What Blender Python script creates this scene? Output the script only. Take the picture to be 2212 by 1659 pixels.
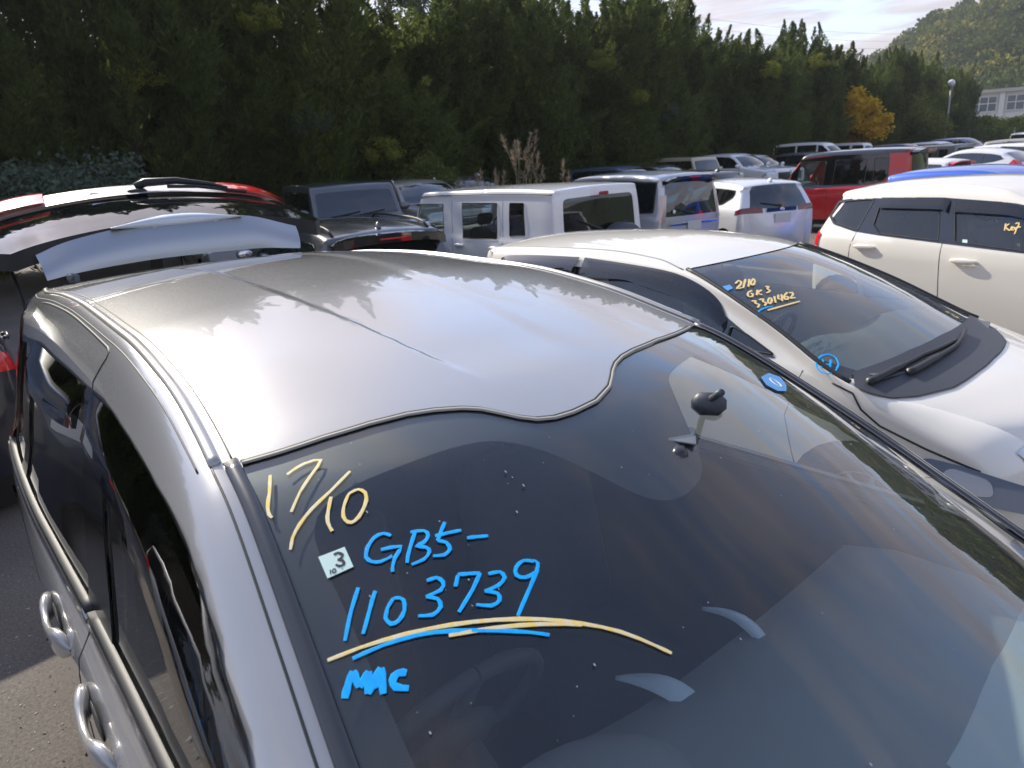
import bpy, math, random
import numpy as np
from mathutils import Vector, Matrix
from mathutils.geometry import delaunay_2d_cdt
random.seed(7)
R=math.radians
for o in list(bpy.data.objects): bpy.data.objects.remove(o)
SC=bpy.context.scene; COL=SC.collection
# ------------------------------------------------------------------ camera, sky, sun
CAMP=(.241,-.893,1.973); YAW,PITCH,ROLL=R(141.68),R(17.5),R(-3.48)
cd=bpy.data.cameras.new('camera'); cam=bpy.data.objects.new('camera',cd); COL.objects.link(cam); SC.camera=cam
cd.sensor_width=36; cd.lens=36*1555/2212; cd.clip_start=.05; cd.clip_end=4000
fw=Vector((math.cos(YAW)*math.cos(PITCH),math.sin(YAW)*math.cos(PITCH),-math.sin(PITCH)))
rt=Vector((math.sin(YAW),-math.cos(YAW),0)); up=rt.cross(fw)
r2=rt*math.cos(ROLL)+up*math.sin(ROLL); u2=up*math.cos(ROLL)-rt*math.sin(ROLL)
m=Matrix((r2,u2,-fw)).transposed().to_4x4(); m.translation=CAMP; cam.matrix_world=m
cd.dof.use_dof=True; cd.dof.focus_distance=1.9; cd.dof.aperture_fstop=7.5
SUN_AZ,SUN_EL=181.0,35.5
SKY=0.15; SUNP=2.9
W=bpy.data.worlds.new('World'); SC.world=W; W.use_nodes=True
nt=W.node_tree; N=nt.nodes; Lk=nt.links; N.clear()
def nd(t,**k):
    n=N.new(t)
    for a,b in k.items(): setattr(n,a,b)
    return n
out=nd('ShaderNodeOutputWorld'); bg=nd('ShaderNodeBackground'); bg.inputs[1].default_value=SKY
sky=nd('ShaderNodeTexSky',sky_type='NISHITA',sun_disc=False,sun_elevation=R(SUN_EL),sun_rotation=R(90-SUN_AZ),air_density=1.0,dust_density=.5,ozone_density=4.0)
tc=nd('ShaderNodeTexCoord'); sep=nd('ShaderNodeSeparateXYZ'); Lk.new(tc.outputs['Generated'],sep.inputs[0])
def mth(op,a,b=None,c=None):
    n=nd('ShaderNodeMath',operation=op)
    for i,v in enumerate((a,b,c)):
        if v is None: continue
        if isinstance(v,(int,float)): n.inputs[i].default_value=v
        else: Lk.new(v,n.inputs[i])
    return n.outputs[0]
# clouds lie on a flat layer overhead: direction / height gives the layer position
zz=mth('ADD',mth('MAXIMUM',sep.outputs[2],0.0),.10)
cx=mth('DIVIDE',sep.outputs[0],zz); cy=mth('DIVIDE',sep.outputs[1],zz)
cmb=nd('ShaderNodeCombineXYZ'); Lk.new(mth('MULTIPLY',cx,.75),cmb.inputs[0]); Lk.new(mth('MULTIPLY',cy,1.15),cmb.inputs[1])
n1=nd('ShaderNodeTexNoise'); n1.inputs['Scale'].default_value=1.15; n1.inputs['Detail'].default_value=9; n1.inputs['Roughness'].default_value=.55; n1.inputs['Distortion'].default_value=.6
Lk.new(cmb.outputs[0],n1.inputs[0])
cr=nd('ShaderNodeValToRGB'); cr.color_ramp.elements[0].position=.36; cr.color_ramp.elements[1].position=.60; cr.color_ramp.interpolation='EASE'
Lk.new(mth('SUBTRACT',n1.outputs[0],mth('MULTIPLY',mth('SUBTRACT',sep.outputs[2],.35),.20)),cr.inputs[0])
n2=nd('ShaderNodeTexNoise'); n2.inputs['Scale'].default_value=3.1; n2.inputs['Detail'].default_value=6
Lk.new(cmb.outputs[0],n2.inputs[0])
# brightness of the cloud: veiled sun makes the clouds around it brighter
sd=(math.cos(R(SUN_AZ))*math.cos(R(SUN_EL)),math.sin(R(SUN_AZ))*math.cos(R(SUN_EL)),math.sin(R(SUN_EL)))
dp=nd('ShaderNodeVectorMath',operation='DOT_PRODUCT'); Lk.new(tc.outputs['Generated'],dp.inputs[0]); dp.inputs[1].default_value=sd
gl=mth('POWER',mth('MAXIMUM',dp.outputs['Value'],0.0),10.0)
br=mth('ADD',mth('MULTIPLY_ADD',gl,3.0,1.35),mth('MULTIPLY',n2.outputs[0],2.0))
cc=nd('ShaderNodeVectorMath',operation='SCALE'); cc.inputs[0].default_value=(.99,.975,1.07); Lk.new(br,cc.inputs['Scale'])
mx=nd('ShaderNodeMix',data_type='RGBA'); Lk.new(mth('MULTIPLY_ADD',cr.outputs[0],.80,.12),mx.inputs[0]); Lk.new(sky.outputs[0],mx.inputs[6]); Lk.new(cc.outputs[0],mx.inputs[7])
wb=nd('ShaderNodeVectorMath',operation='MULTIPLY');wb.inputs[1].default_value=(1.06,.965,.93);Lk.new(mx.outputs[2],wb.inputs[0]);Lk.new(wb.outputs[0],bg.inputs[0]); Lk.new(bg.outputs[0],out.inputs[0])
sl=bpy.data.lights.new('sun','SUN'); sl.energy=SUNP; sl.angle=R(.55); sl.color=(1,.93,.80)
so=bpy.data.objects.new('sun',sl); COL.objects.link(so); so.rotation_euler=Vector(sd).to_track_quat('Z','Y').to_euler()
SC.view_settings.view_transform='Standard'; SC.view_settings.look='None'; SC.view_settings.gamma=1; SC.view_settings.use_curve_mapping=False
SC.view_settings.exposure=1.08
SC.render.engine='CYCLES'
SC.cycles.max_bounces=8; SC.cycles.transparent_max_bounces=14; SC.cycles.glossy_bounces=4

# ------------------------------------------------------------------ materials
MC={}
def newmat(name):
    m=bpy.data.materials.new(name); m.use_nodes=True; nt=m.node_tree; return m,nt,nt.nodes['Principled BSDF']
def P(name,col,rough=.5,metal=0,coat=0,spec=.5,trans=0,noise=None,bump=None,emis=None):
    if name in MC: return MC[name]
    m,nt,b=newmat(name); L=nt.links
    b.inputs['Base Color'].default_value=(*col,1); b.inputs['Roughness'].default_value=rough; b.inputs['Metallic'].default_value=metal
    b.inputs['Coat Weight'].default_value=coat; b.inputs['Coat Roughness'].default_value=.02; b.inputs['Specular IOR Level'].default_value=spec
    b.inputs['Transmission Weight'].default_value=trans
    if noise or bump:
        t=nt.nodes.new('ShaderNodeTexCoord')
    if noise:
        sc,amt=noise; n=nt.nodes.new('ShaderNodeTexNoise'); n.inputs['Scale'].default_value=sc; n.inputs['Detail'].default_value=6; L.new(t.outputs['Object'],n.inputs[0])
        x=nt.nodes.new('ShaderNodeMix'); x.data_type='RGBA'; x.inputs[6].default_value=(*[c*(1-amt) for c in col],1); x.inputs[7].default_value=(*[min(1,c*(1+amt)) for c in col],1)
        L.new(n.outputs[0],x.inputs[0]); L.new(x.outputs[2],b.inputs['Base Color'])
    if bump:
        sc,st=bump; n=nt.nodes.new('ShaderNodeTexNoise'); n.inputs['Scale'].default_value=sc; n.inputs['Detail'].default_value=3; L.new(t.outputs['Object'],n.inputs[0])
        bb=nt.nodes.new('ShaderNodeBump'); bb.inputs['Strength'].default_value=st; bb.inputs['Distance'].default_value=.002; L.new(n.outputs[0],bb.inputs['Height']); L.new(bb.outputs[0],b.inputs['Normal'])
    MC[name]=m; return m
def paint(name,col,metal=0.0,rough=.35,dirt=.06):
    """car paint: base coat with flakes under clear coat, thin road dust"""
    if name in MC: return MC[name]
    m,nt,b=newmat(name); L=nt.links; nn=nt.nodes
    t=nn.new('ShaderNodeTexCoord')
    n=nn.new('ShaderNodeTexNoise'); n.inputs['Scale'].default_value=2.2; n.inputs['Detail'].default_value=8; n.inputs['Roughness'].default_value=.65; L.new(t.outputs['Object'],n.inputs[0])
    x=nn.new('ShaderNodeMix'); x.data_type='RGBA'; x.inputs[6].default_value=(*col,1); x.inputs[7].default_value=(*[c*(1-dirt)+.35*dirt*.8 for c in col],1); L.new(n.outputs[0],x.inputs[0])
    L.new(x.outputs[2],b.inputs['Base Color'])
    b.inputs['Metallic'].default_value=metal; b.inputs['Coat Weight'].default_value=1; b.inputs['Coat Roughness'].default_value=.015; b.inputs['Coat IOR'].default_value=1.5
    f=nn.new('ShaderNodeTexNoise'); f.inputs['Scale'].default_value=900; f.inputs['Detail'].default_value=1; L.new(t.outputs['Object'],f.inputs[0])
    r=nn.new('ShaderNodeMapRange'); r.inputs[3].default_value=rough-.05; r.inputs[4].default_value=rough+.06; L.new(f.outputs[0],r.inputs[0]); L.new(r.outputs[0],b.inputs['Roughness'])
    if metal>.3:
        bb=nn.new('ShaderNodeBump'); bb.inputs['Strength'].default_value=.12; bb.inputs['Distance'].default_value=.0006; L.new(f.outputs[0],bb.inputs['Height']); L.new(bb.outputs[0],b.inputs['Normal'])
    MC[name]=m; return m
def glass(name,tint,dust=0.0,ior=1.5,gain=1.0):
    """thin pane: fresnel mirror over a tinted clear layer, film of dust scattered over it"""
    if name in MC: return MC[name]
    m=bpy.data.materials.new(name); m.use_nodes=True; nt=m.node_tree; nn=nt.nodes; L=nt.links; nn.clear()
    o=nn.new('ShaderNodeOutputMaterial'); tr=nn.new('ShaderNodeBsdfTransparent'); tr.inputs[0].default_value=(*tint,1)
    g=nn.new('ShaderNodeBsdfGlossy'); g.inputs['Roughness'].default_value=0.012; g.inputs[0].default_value=(1,1,1,1)
    geo=nn.new('ShaderNodeNewGeometry'); 
    io=nn.new('ShaderNodeMapRange'); io.inputs[3].default_value=ior; io.inputs[4].default_value=1/ior; L.new(geo.outputs['Backfacing'],io.inputs[0])
    fr=nn.new('ShaderNodeFresnel'); L.new(io.outputs[0],fr.inputs[0])
    mu=nn.new('ShaderNodeMath'); mu.operation='MULTIPLY'; mu.use_clamp=True; mu.inputs[1].default_value=1.7*gain; L.new(fr.outputs[0],mu.inputs[0])
    mx=nn.new('ShaderNodeMixShader'); L.new(mu.outputs[0],mx.inputs[0]); L.new(tr.outputs[0],mx.inputs[1]); L.new(g.outputs[0],mx.inputs[2])
    last=mx.outputs[0]
    if dust:
        t=nn.new('ShaderNodeTexCoord'); n=nn.new('ShaderNodeTexNoise'); n.inputs['Scale'].default_value=3.5; n.inputs['Detail'].default_value=10; n.inputs['Roughness'].default_value=.7; L.new(t.outputs['Object'],n.inputs[0])
        mr=nn.new('ShaderNodeMapRange'); mr.inputs[1].default_value=.3; mr.inputs[2].default_value=.8; mr.inputs[3].default_value=dust*.3; mr.inputs[4].default_value=dust*1.5; L.new(n.outputs[0],mr.inputs[0])
        d=nn.new('ShaderNodeBsdfDiffuse'); d.inputs[0].default_value=(.5,.5,.5,1)
        m2=nn.new('ShaderNodeMixShader'); L.new(mr.outputs[0],m2.inputs[0]); L.new(last,m2.inputs[1]); L.new(d.outputs[0],m2.inputs[2]); last=m2.outputs[0]
    L.new(last,o.inputs[0]); MC[name]=m; return m
BLK=lambda:P('black_plastic',(.02,.02,.022),.42,spec=.4,noise=(30,.2))
PIANO=lambda:P('gloss_black',(.008,.008,.010),.08,coat=1)
RUB=lambda:P('rubber',(.018,.018,.019),.55)
CHR=lambda:P('chrome',(.72,.73,.75),.09,metal=1)
TYRE=lambda:P('tyre_rubber',(.022,.021,.02),.8,bump=(60,.5))
ALLOY=lambda:P('alloy',(.42,.43,.45),.28,metal=.9)
REDL=lambda:P('red_lens',(.75,.010,.018),.12,coat=1)
CLRL=lambda:P('clear_lens',(.55,.58,.62),.08,metal=.35,coat=1)
DKG=lambda:P('dark_window',(.006,.008,.011),.03,coat=1,spec=.9)
INT=lambda:P('cabin_dark',(.03,.031,.034),.8,noise=(6,.25))
INTG=lambda:P('dashboard_grey',(.11,.125,.13),.62,noise=(5,.12),bump=(500,.2))
SEAT=lambda:P('seat_fabric',(.025,.025,.03),.9,noise=(40,.35))
PLATE=lambda:P('plate_white',(.62,.63,.6),.45)

# ------------------------------------------------------------------ mesh helpers
def link(o,parent=None):
    COL.objects.link(o)
    if parent is not None: o.parent=parent
    return o
def mesh(name,V,F,mat,parent=None,smooth=True,nrm=None,mats=None,fm=None):
    me=bpy.data.meshes.new(name); me.from_pydata([tuple(v) for v in V],[],F)
    for mm in (mats or [mat]): me.materials.append(mm)
    if fm is not None: me.polygons.foreach_set('material_index',fm)
    if smooth: me.polygons.foreach_set('use_smooth',[True]*len(me.polygons))
    me.update()
    if nrm is not None: me.normals_split_custom_set_from_vertices([tuple(n) for n in nrm])
    o=bpy.data.objects.new(name,me); return link(o,parent)
def tag(o,label=None,cat=None,group=None,kind=None):
    if label: o['label']=label
    if cat: o['category']=cat
    if group: o['group']=group
    if kind: o['kind']=kind
    return o
def empty(name,loc=(0,0,0),rz=0,s=1.0,parent=None):
    o=bpy.data.objects.new(name,None); o.empty_display_size=.2; link(o,parent); o.location=loc; o.rotation_euler=(0,0,rz); o.scale=(s,s,s); return o
class MB:
    def __init__(s): s.V=[];s.F=[];s.M=[]
    def add(s,V,F,mi=0):
        b=len(s.V); s.V+=[tuple(v) for v in V]; s.F+=[[i+b for i in f] for f in F]; s.M+=[mi]*len(F)
    def box(s,c,d,rot=None,bev=0,mi=0):
        x,y,z=[k/2 for k in d]; V=[]
        if bev<=0:
            V=[(sx*x,sy*y,sz*z) for sx in(-1,1) for sy in(-1,1) for sz in(-1,1)]
            F=[(0,1,3,2),(4,6,7,5),(0,4,5,1),(2,3,7,6),(0,2,6,4),(1,5,7,3)]
        else:
            b=min(bev,x*.9,y*.9,z*.9); V=[];idx={}
            for sx in(-1,1):
                for sy in(-1,1):
                    for sz in(-1,1):
                        for k,(a,e,f) in enumerate(((x,y-b,z-b),(x-b,y,z-b),(x-b,y-b,z))):
                            idx[(sx,sy,sz,k)]=len(V); V.append((sx*a,sy*e,sz*f))
            F=[]
            for sg in(-1,1):
                q=[(sg,-1,-1),(sg,1,-1),(sg,1,1),(sg,-1,1)]; F.append([idx[(*p,0)] for p in (q if sg>0 else q[::-1])])
                q=[(-1,sg,-1),(-1,sg,1),(1,sg,1),(1,sg,-1)]; F.append([idx[(*p,1)] for p in (q if sg>0 else q[::-1])])
                q=[(-1,-1,sg),(1,-1,sg),(1,1,sg),(-1,1,sg)]; F.append([idx[(*p,2)] for p in (q if sg>0 else q[::-1])])
            for a in(-1,1):
                for c2 in(-1,1):
                    F.append([idx[(-1,a,c2,1)],idx[(1,a,c2,1)],idx[(1,a,c2,2)],idx[(-1,a,c2,2)]][::a*c2*-1 or 1])
                    F.append([idx[(a,-1,c2,0)],idx[(a,1,c2,0)],idx[(a,1,c2,2)],idx[(a,-1,c2,2)]][::a*c2 or 1])
                    F.append([idx[(a,c2,-1,0)],idx[(a,c2,1,0)],idx[(a,c2,1,1)],idx[(a,c2,-1,1)]][::a*c2*-1 or 1])
            for sx in(-1,1):
                for sy in(-1,1):
                    for sz in(-1,1):
                        f=[idx[(sx,sy,sz,k)] for k in range(3)]; F.append(f if sx*sy*sz>0 else f[::-1])
        M=rot if rot is not None else Matrix.Identity(3)
        s.add([tuple(M@Vector(v)+Vector(c)) for v in V],F,mi); return s
    def tube(s,P_,r,n=8,cap=True,mi=0):
        P_=[Vector(p) for p in P_]; rs=r if isinstance(r,(list,tuple)) else [r]*len(P_); V=[];F=[]
        ref=Vector((0,0,1))
        for i,p in enumerate(P_):
            t=(P_[min(i+1,len(P_)-1)]-P_[max(i-1,0)]).normalized()
            if abs(t.dot(ref))>.95: ref=Vector((1,0,0))
            a=t.cross(ref).normalized(); b=t.cross(a)
            for k in range(n):
                w=2*math.pi*k/n; V.append(tuple(p+a*math.cos(w)*rs[i]+b*math.sin(w)*rs[i]))
        for i in range(len(P_)-1):
            for k in range(n): F.append((i*n+k,i*n+(k+1)%n,(i+1)*n+(k+1)%n,(i+1)*n+k))
        if cap: F.append(tuple(range(n))[::-1]); F.append(tuple((len(P_)-1)*n+k for k in range(n)))
        s.add(V,F,mi); return s
    def lathe(s,prof,c,axis='y',n=24,mi=0):
        V=[];F=[];m=len(prof)
        for k in range(n):
            w=2*math.pi*k/n; cs,sn=math.cos(w),math.sin(w)
            for r,h in prof:
                v={'y':(r*cs,h,r*sn),'z':(r*cs,r*sn,h),'x':(h,r*cs,r*sn)}[axis]; V.append((c[0]+v[0],c[1]+v[1],c[2]+v[2]))
        for k in range(n):
            for j in range(m-1): F.append((k*m+j,((k+1)%n)*m+j,((k+1)%n)*m+j+1,k*m+j+1))
        s.add(V,F,mi); return s
    def ell(s,c,r,n=12,rot=None,mi=0):
        V=[];F=[];m=n//2+1
        M=rot if rot is not None else Matrix.Identity(3)
        for j in range(m):
            a=math.pi*j/(m-1)
            for k in range(n):
                w=2*math.pi*k/n; V.append(tuple(M@Vector((r[0]*math.sin(a)*math.cos(w),r[1]*math.sin(a)*math.sin(w),r[2]*math.cos(a)))+Vector(c)))
        for j in range(m-1):
            for k in range(n): F.append((j*n+k,(j+1)*n+k,(j+1)*n+(k+1)%n,j*n+(k+1)%n))
        s.add(V,F,mi); return s
    def build(s,name,mat,parent=None,smooth=False,mats=None):
        return mesh(name,s.V,s.F,mat,parent,smooth,mats=mats,fm=s.M if mats else None)
def ribbon(P_,Nn,w,h,closed=False,lift=0.0):
    """strip of width w and height h lying along points on a surface"""
    P_=[Vector(p) for p in P_];Nn=[Vector(n).normalized() for n in Nn];n=len(P_);V=[];F=[]
    ws=w if isinstance(w,(list,tuple)) else [w]*n
    for i in range(n):
        a=P_[(i-1)%n] if closed else P_[max(i-1,0)]; b=P_[(i+1)%n] if closed else P_[min(i+1,n-1)]
        t=(b-a)
        t=t.normalized() if t.length>1e-9 else Vector((1,0,0))
        s=t.cross(Nn[i]).normalized()*ws[i]/2; u=Nn[i]*h; p=P_[i]+Nn[i]*lift
        V+=[p-s,p-s*.8+u,p+s*.8+u,p+s]
    m=n if closed else n-1
    for i in range(m):
        a=i*4;b=((i+1)%n)*4
        for k in range(3): F.append((a+k,b+k,b+k+1,a+k+1))
    if not closed: F+=[(0,1,2,3),((n-1)*4+3,(n-1)*4+2,(n-1)*4+1,(n-1)*4)]
    return V,F
def dens(poly,step,closed=True):
    o=[];n=len(poly)
    for i in range(n if closed else n-1):
        a=np.array(poly[i],float);b=np.array(poly[(i+1)%n],float);d=np.hypot(*((b-a)/step));k=max(1,int(math.ceil(d)))
        for j in range(k): o.append(tuple(a+(b-a)*j/k))
    if not closed: o.append(tuple(poly[-1]))
    return o
def rnd(poly,r):
    """round the corners of a polygon"""
    poly=[p for i,p in enumerate(poly) if abs(p[0]-poly[i-1][0])+abs(p[1]-poly[i-1][1])>1e-5];o=[];n=len(poly)
    for i in range(n):
        p=np.array(poly[i],float);a=np.array(poly[i-1],float)-p;b=np.array(poly[(i+1)%n],float)-p;la,lb=np.hypot(*a),np.hypot(*b)
        ra=min(r,la*.45);rb=min(r,lb*.45);q0=p+a/la*ra;q2=p+b/lb*rb
        for t in (0,.25,.5,.75,1): o.append(tuple(q0*(1-t)**2+p*2*t*(1-t)+q2*t*t))
    return o
def pip(poly,X,Y):
    poly=np.array(poly);x0,y0=poly[:,0],poly[:,1];x1,y1=np.roll(x0,-1),np.roll(y0,-1);ins=np.zeros(len(X),bool)
    for a,b,c,d in zip(x0,y0,x1,y1):
        if b==d: continue
        k=((b>Y)!=(d>Y)); ins^=k&(X<(c-a)*(Y-b)/(d-b)+a)
    return ins
def patch(fn,outer,holes,ha,hb,off=0.0,hint=None,eps=1e-4):
    """triangulate a polygon with holes in surface coordinates and map it onto the surface"""
    st=np.array([ha,hb]);outer=dens(outer,st);holes=[dens(h,st) for h in holes]
    pts=[];E=[]
    for L in [outer]+holes:
        b=len(pts);n=len(L);pts+=[(p[0]/ha,p[1]/hb) for p in L];E+=[(b+i,b+(i+1)%n) for i in range(n)]
    A=np.array(pts);x0,y0=A.min(0);x1,y1=A.max(0)
    gx,gy=np.meshgrid(np.arange(x0+.5,x1,1.0),np.arange(y0+.5,y1,1.0));gx=gx.ravel()+.03;gy=gy.ravel()+.02
    so=[(p[0]/ha,p[1]/hb) for p in outer];sh=[[(p[0]/ha,p[1]/hb) for p in h] for h in holes]
    if len(gx):
        k=pip(so,gx,gy)
        for h in sh: k&=~pip(h,gx,gy)
        gx,gy=gx[k],gy[k]
        if len(gx):
            dm=np.full(len(gx),9.0)
            for i in range(len(A)): dm=np.minimum(dm,np.hypot(gx-A[i,0],gy-A[i,1]))
            k=dm>.45;pts+=list(zip(gx[k].tolist(),gy[k].tolist()))
    vo,_,fo,_,_,_=delaunay_2d_cdt([Vector(p) for p in pts],E,[],0,1e-5)
    V2=np.array([(v.x,v.y) for v in vo]);C=np.array([V2[list(f)].mean(0) for f in fo]);k=pip(so,C[:,0],C[:,1])
    for h in sh: k&=~pip(h,C[:,0],C[:,1])
    F=[list(f) for f,q in zip(fo,k) if q]
    used=sorted({i for f in F for i in f});mp={u:i for i,u in enumerate(used)};F=[[mp[i] for i in f] for f in F]
    V=[];Nn=[]
    for u in used:
        a,b=V2[u,0]*ha,V2[u,1]*hb;p=Vector(fn(a,b));n=surfn(fn,a,b,hint)
        V.append(p+n*off if off else p);Nn.append(n)
    # wind every face along its normal
    for f in F:
        g=(V[f[1]]-V[f[0]]).cross(V[f[2]]-V[f[0]])
        if g.dot(Nn[f[0]])<0: f.reverse()
    return V,F,Nn
def surfn(fn,a,b,hint):
    e=2e-3;p=Vector(fn(a,b));da=Vector(fn(a+e,b))-Vector(fn(a-e,b));db=Vector(fn(a,b+e))-Vector(fn(a,b-e));n=da.cross(db)
    n=n.normalized() if n.length>1e-12 else Vector((0,0,1))
    h=Vector(hint(a,b) if callable(hint) else hint)
    return -n if n.dot(h)<0 else n
def grid(fn,A,B,hint,off=0.0):
    V=[];Nn=[];F=[];m=len(B)
    for a in A:
        for b in B:
            n=surfn(fn,a,b,hint);V.append(Vector(fn(a,b))+n*off);Nn.append(n)
    for i in range(len(A)-1):
        for j in range(m-1):
            f=[i*m+j,i*m+j+1,(i+1)*m+j+1,(i+1)*m+j];g=(V[f[1]]-V[f[0]]).cross(V[f[3]]-V[f[0]])
            if g.dot(Nn[f[0]])<0:f.reverse()
            F.append(f)
    return V,F,Nn
def join(*L):
    V=[];F=[];Nn=[]
    for v,f,n in L: b=len(V);V+=v;F+=[[i+b for i in q] for q in f];Nn+=n
    return V,F,Nn
def lin(a,b,n): return [a+(b-a)*i/(n-1) for i in range(n)]
def pchip(X,Y):
    n=len(X);h=[X[i+1]-X[i] for i in range(n-1)];d=[(Y[i+1]-Y[i])/h[i] for i in range(n-1)]
    m=[0.0]*n
    for i in range(1,n-1):
        if d[i-1]*d[i]>0:
            a=2*h[i]+h[i-1];b=h[i]+2*h[i-1];m[i]=(a+b)/(a/d[i-1]+b/d[i])
    m[0]=d[0];m[-1]=d[-1]
    def f(x):
        if x<=X[0]: return Y[0]
        if x>=X[-1]: return Y[-1]
        lo,hi=0,n-1
        while hi-lo>1:
            k=(lo+hi)//2
            if X[k]<=x: lo=k
            else: hi=k
        H=h[lo];t=(x-X[lo])/H
        return (Y[lo]*(1+2*t)*(1-t)**2+m[lo]*H*t*(1-t)**2+Y[lo+1]*t*t*(3-2*t)+m[lo+1]*H*t*t*(t-1))
    return f
class Shell:
    """car skin: profile knots (x,z,fillet depth,fillet width,dx,dz) nose to tail, side section z->y, plan taper x->factor"""
    def __init__(s,prof,sec,plan):
        U=list(range(len(prof)));s.N=len(prof)-1;s.prof=prof;s.yo=0.0;s._n={};s._e={};s._t={}
        s.fx,s.fz,s.fr,s.ff,s.fdx,s.fdz=[pchip(U,[p[k] for p in prof]) for k in range(6)]
        s.sec=pchip([a[0] for a in sec],[a[1] for a in sec]);s.plan=pchip([a[0] for a in plan],[a[1] for a in plan])
    def hw(s,x,z): return s.sec(z)*s.plan(x)
    def nrm(s,u):
        k=round(u,5)
        if k not in s._n: s._n[k]=s._nrm(u)
        return s._n[k]
    def _nrm(s,u):
        e=.02;a,b=max(0,u-e),min(s.N,u+e)
        tx=s.fx(b)-s.fx(a)+s.fdx(b)-s.fdx(a);tz=s.fz(b)-s.fz(a)+s.fdz(b)-s.fdz(a);L=math.hypot(tx,tz) or 1
        return (tz/L*1.0,-tx/L)   # outward: nose to tail runs -x over the roof
    def edge(s,u):
        k=round(u,5)
        if k not in s._e: s._e[k]=s._edge(u)
        return s._e[k]
    def _edge(s,u):
        n=s.nrm(u);E=(s.fx(u)+s.fdx(u),s.fz(u)+s.fdz(u));r=s.fr(u)
        Q=(E[0]-n[0]*r,E[1]-n[1]*r);h=s.hw(*Q);return E,Q,h,h-s.ff(u),n,r
    def top(s,u,t):
        E,Q,h,ye,n,r=s.edge(u);k=t*t
        kk=round(u,5)
        if kk not in s._t: s._t[kk]=(s.fx(u),s.fdx(u),s.fz(u),s.fdz(u))
        a=s._t[kk];return (a[0]+a[1]*k,t*ye+s.yo,a[2]+a[3]*k)
    def fil(s,u,w,sg=1):
        E,Q,h,ye,n,r=s.edge(u);a=.58
        P=[(E[0],ye,E[1]),(E[0],ye+a*(h-ye),E[1]),None,(Q[0],h,Q[1])]
        q=(Q[0]+n[0]*a*r,Q[1]+n[1]*a*r);P[2]=(q[0],h+(s.hw(Q[0]+n[0]*.02,Q[1]+n[1]*.02)-h)/.02*a*r if r>0 else h,q[1])
        b=((1-w)**3,3*w*(1-w)**2,3*w*w*(1-w),w**3)
        p=[sum(b[i]*P[i][k] for i in range(4)) for k in range(3)]
        return (p[0],sg*p[1]+s.yo*((1-w) if sg<0 else 1),p[2])
    def side(s,x,z,sg=1): return (x,sg*s.hw(x,z)+(s.yo if sg>0 else 0),z)
FP=[(.83,.26,.12,.30,-.12,0),(.86,.48,.14,.30,-.14,0),(.85,.70,.14,.28,-.16,0),(.78,.86,.12,.22,-.18,-.01),(.58,.98,.10,.14,-.18,-.03),(.33,1.07,.03,.05,-.28,-.02),
(.02,1.225,.035,.05,-.27,-.015),(-.32,1.40,.038,.052,-.25,-.02),(-.63,1.54,.05,.055,-.23,-.03),(-.88,1.60,.07,.065,-.15,-.045),(-1.20,1.65,.09,.07,-.06,-.048),(-1.60,1.685,.10,.07,0,-.052),(-2.05,1.69,.10,.075,0,-.05),(-2.50,1.67,.10,.08,0,-.045),(-2.99,1.615,.10,.08,0,-.03),(-3.20,1.595,.08,.08,.0,-.02),
(-3.27,1.52,.08,.10,.03,0),(-3.36,1.05,.08,.10,.04,0),(-3.43,.85,.10,.14,.08,0),(-3.44,.55,.12,.2,.10,0),(-3.40,.28,.12,.2,.10,0)]
FS=[(.18,.78),(.28,.82),(.45,.84),(.65,.8475),(.85,.846),(.94,.843),(1.0,.835),(1.045,.81),(1.09,.79),(1.3,.735),(1.5,.67),(1.6,.63),(1.7,.58)]
FPL=[(-3.45,.86),(-3.3,.92),(-3.0,.965),(-2.5,.99),(-2.0,1),(.3,1),(.6,.97),(.86,.88)]
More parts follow.
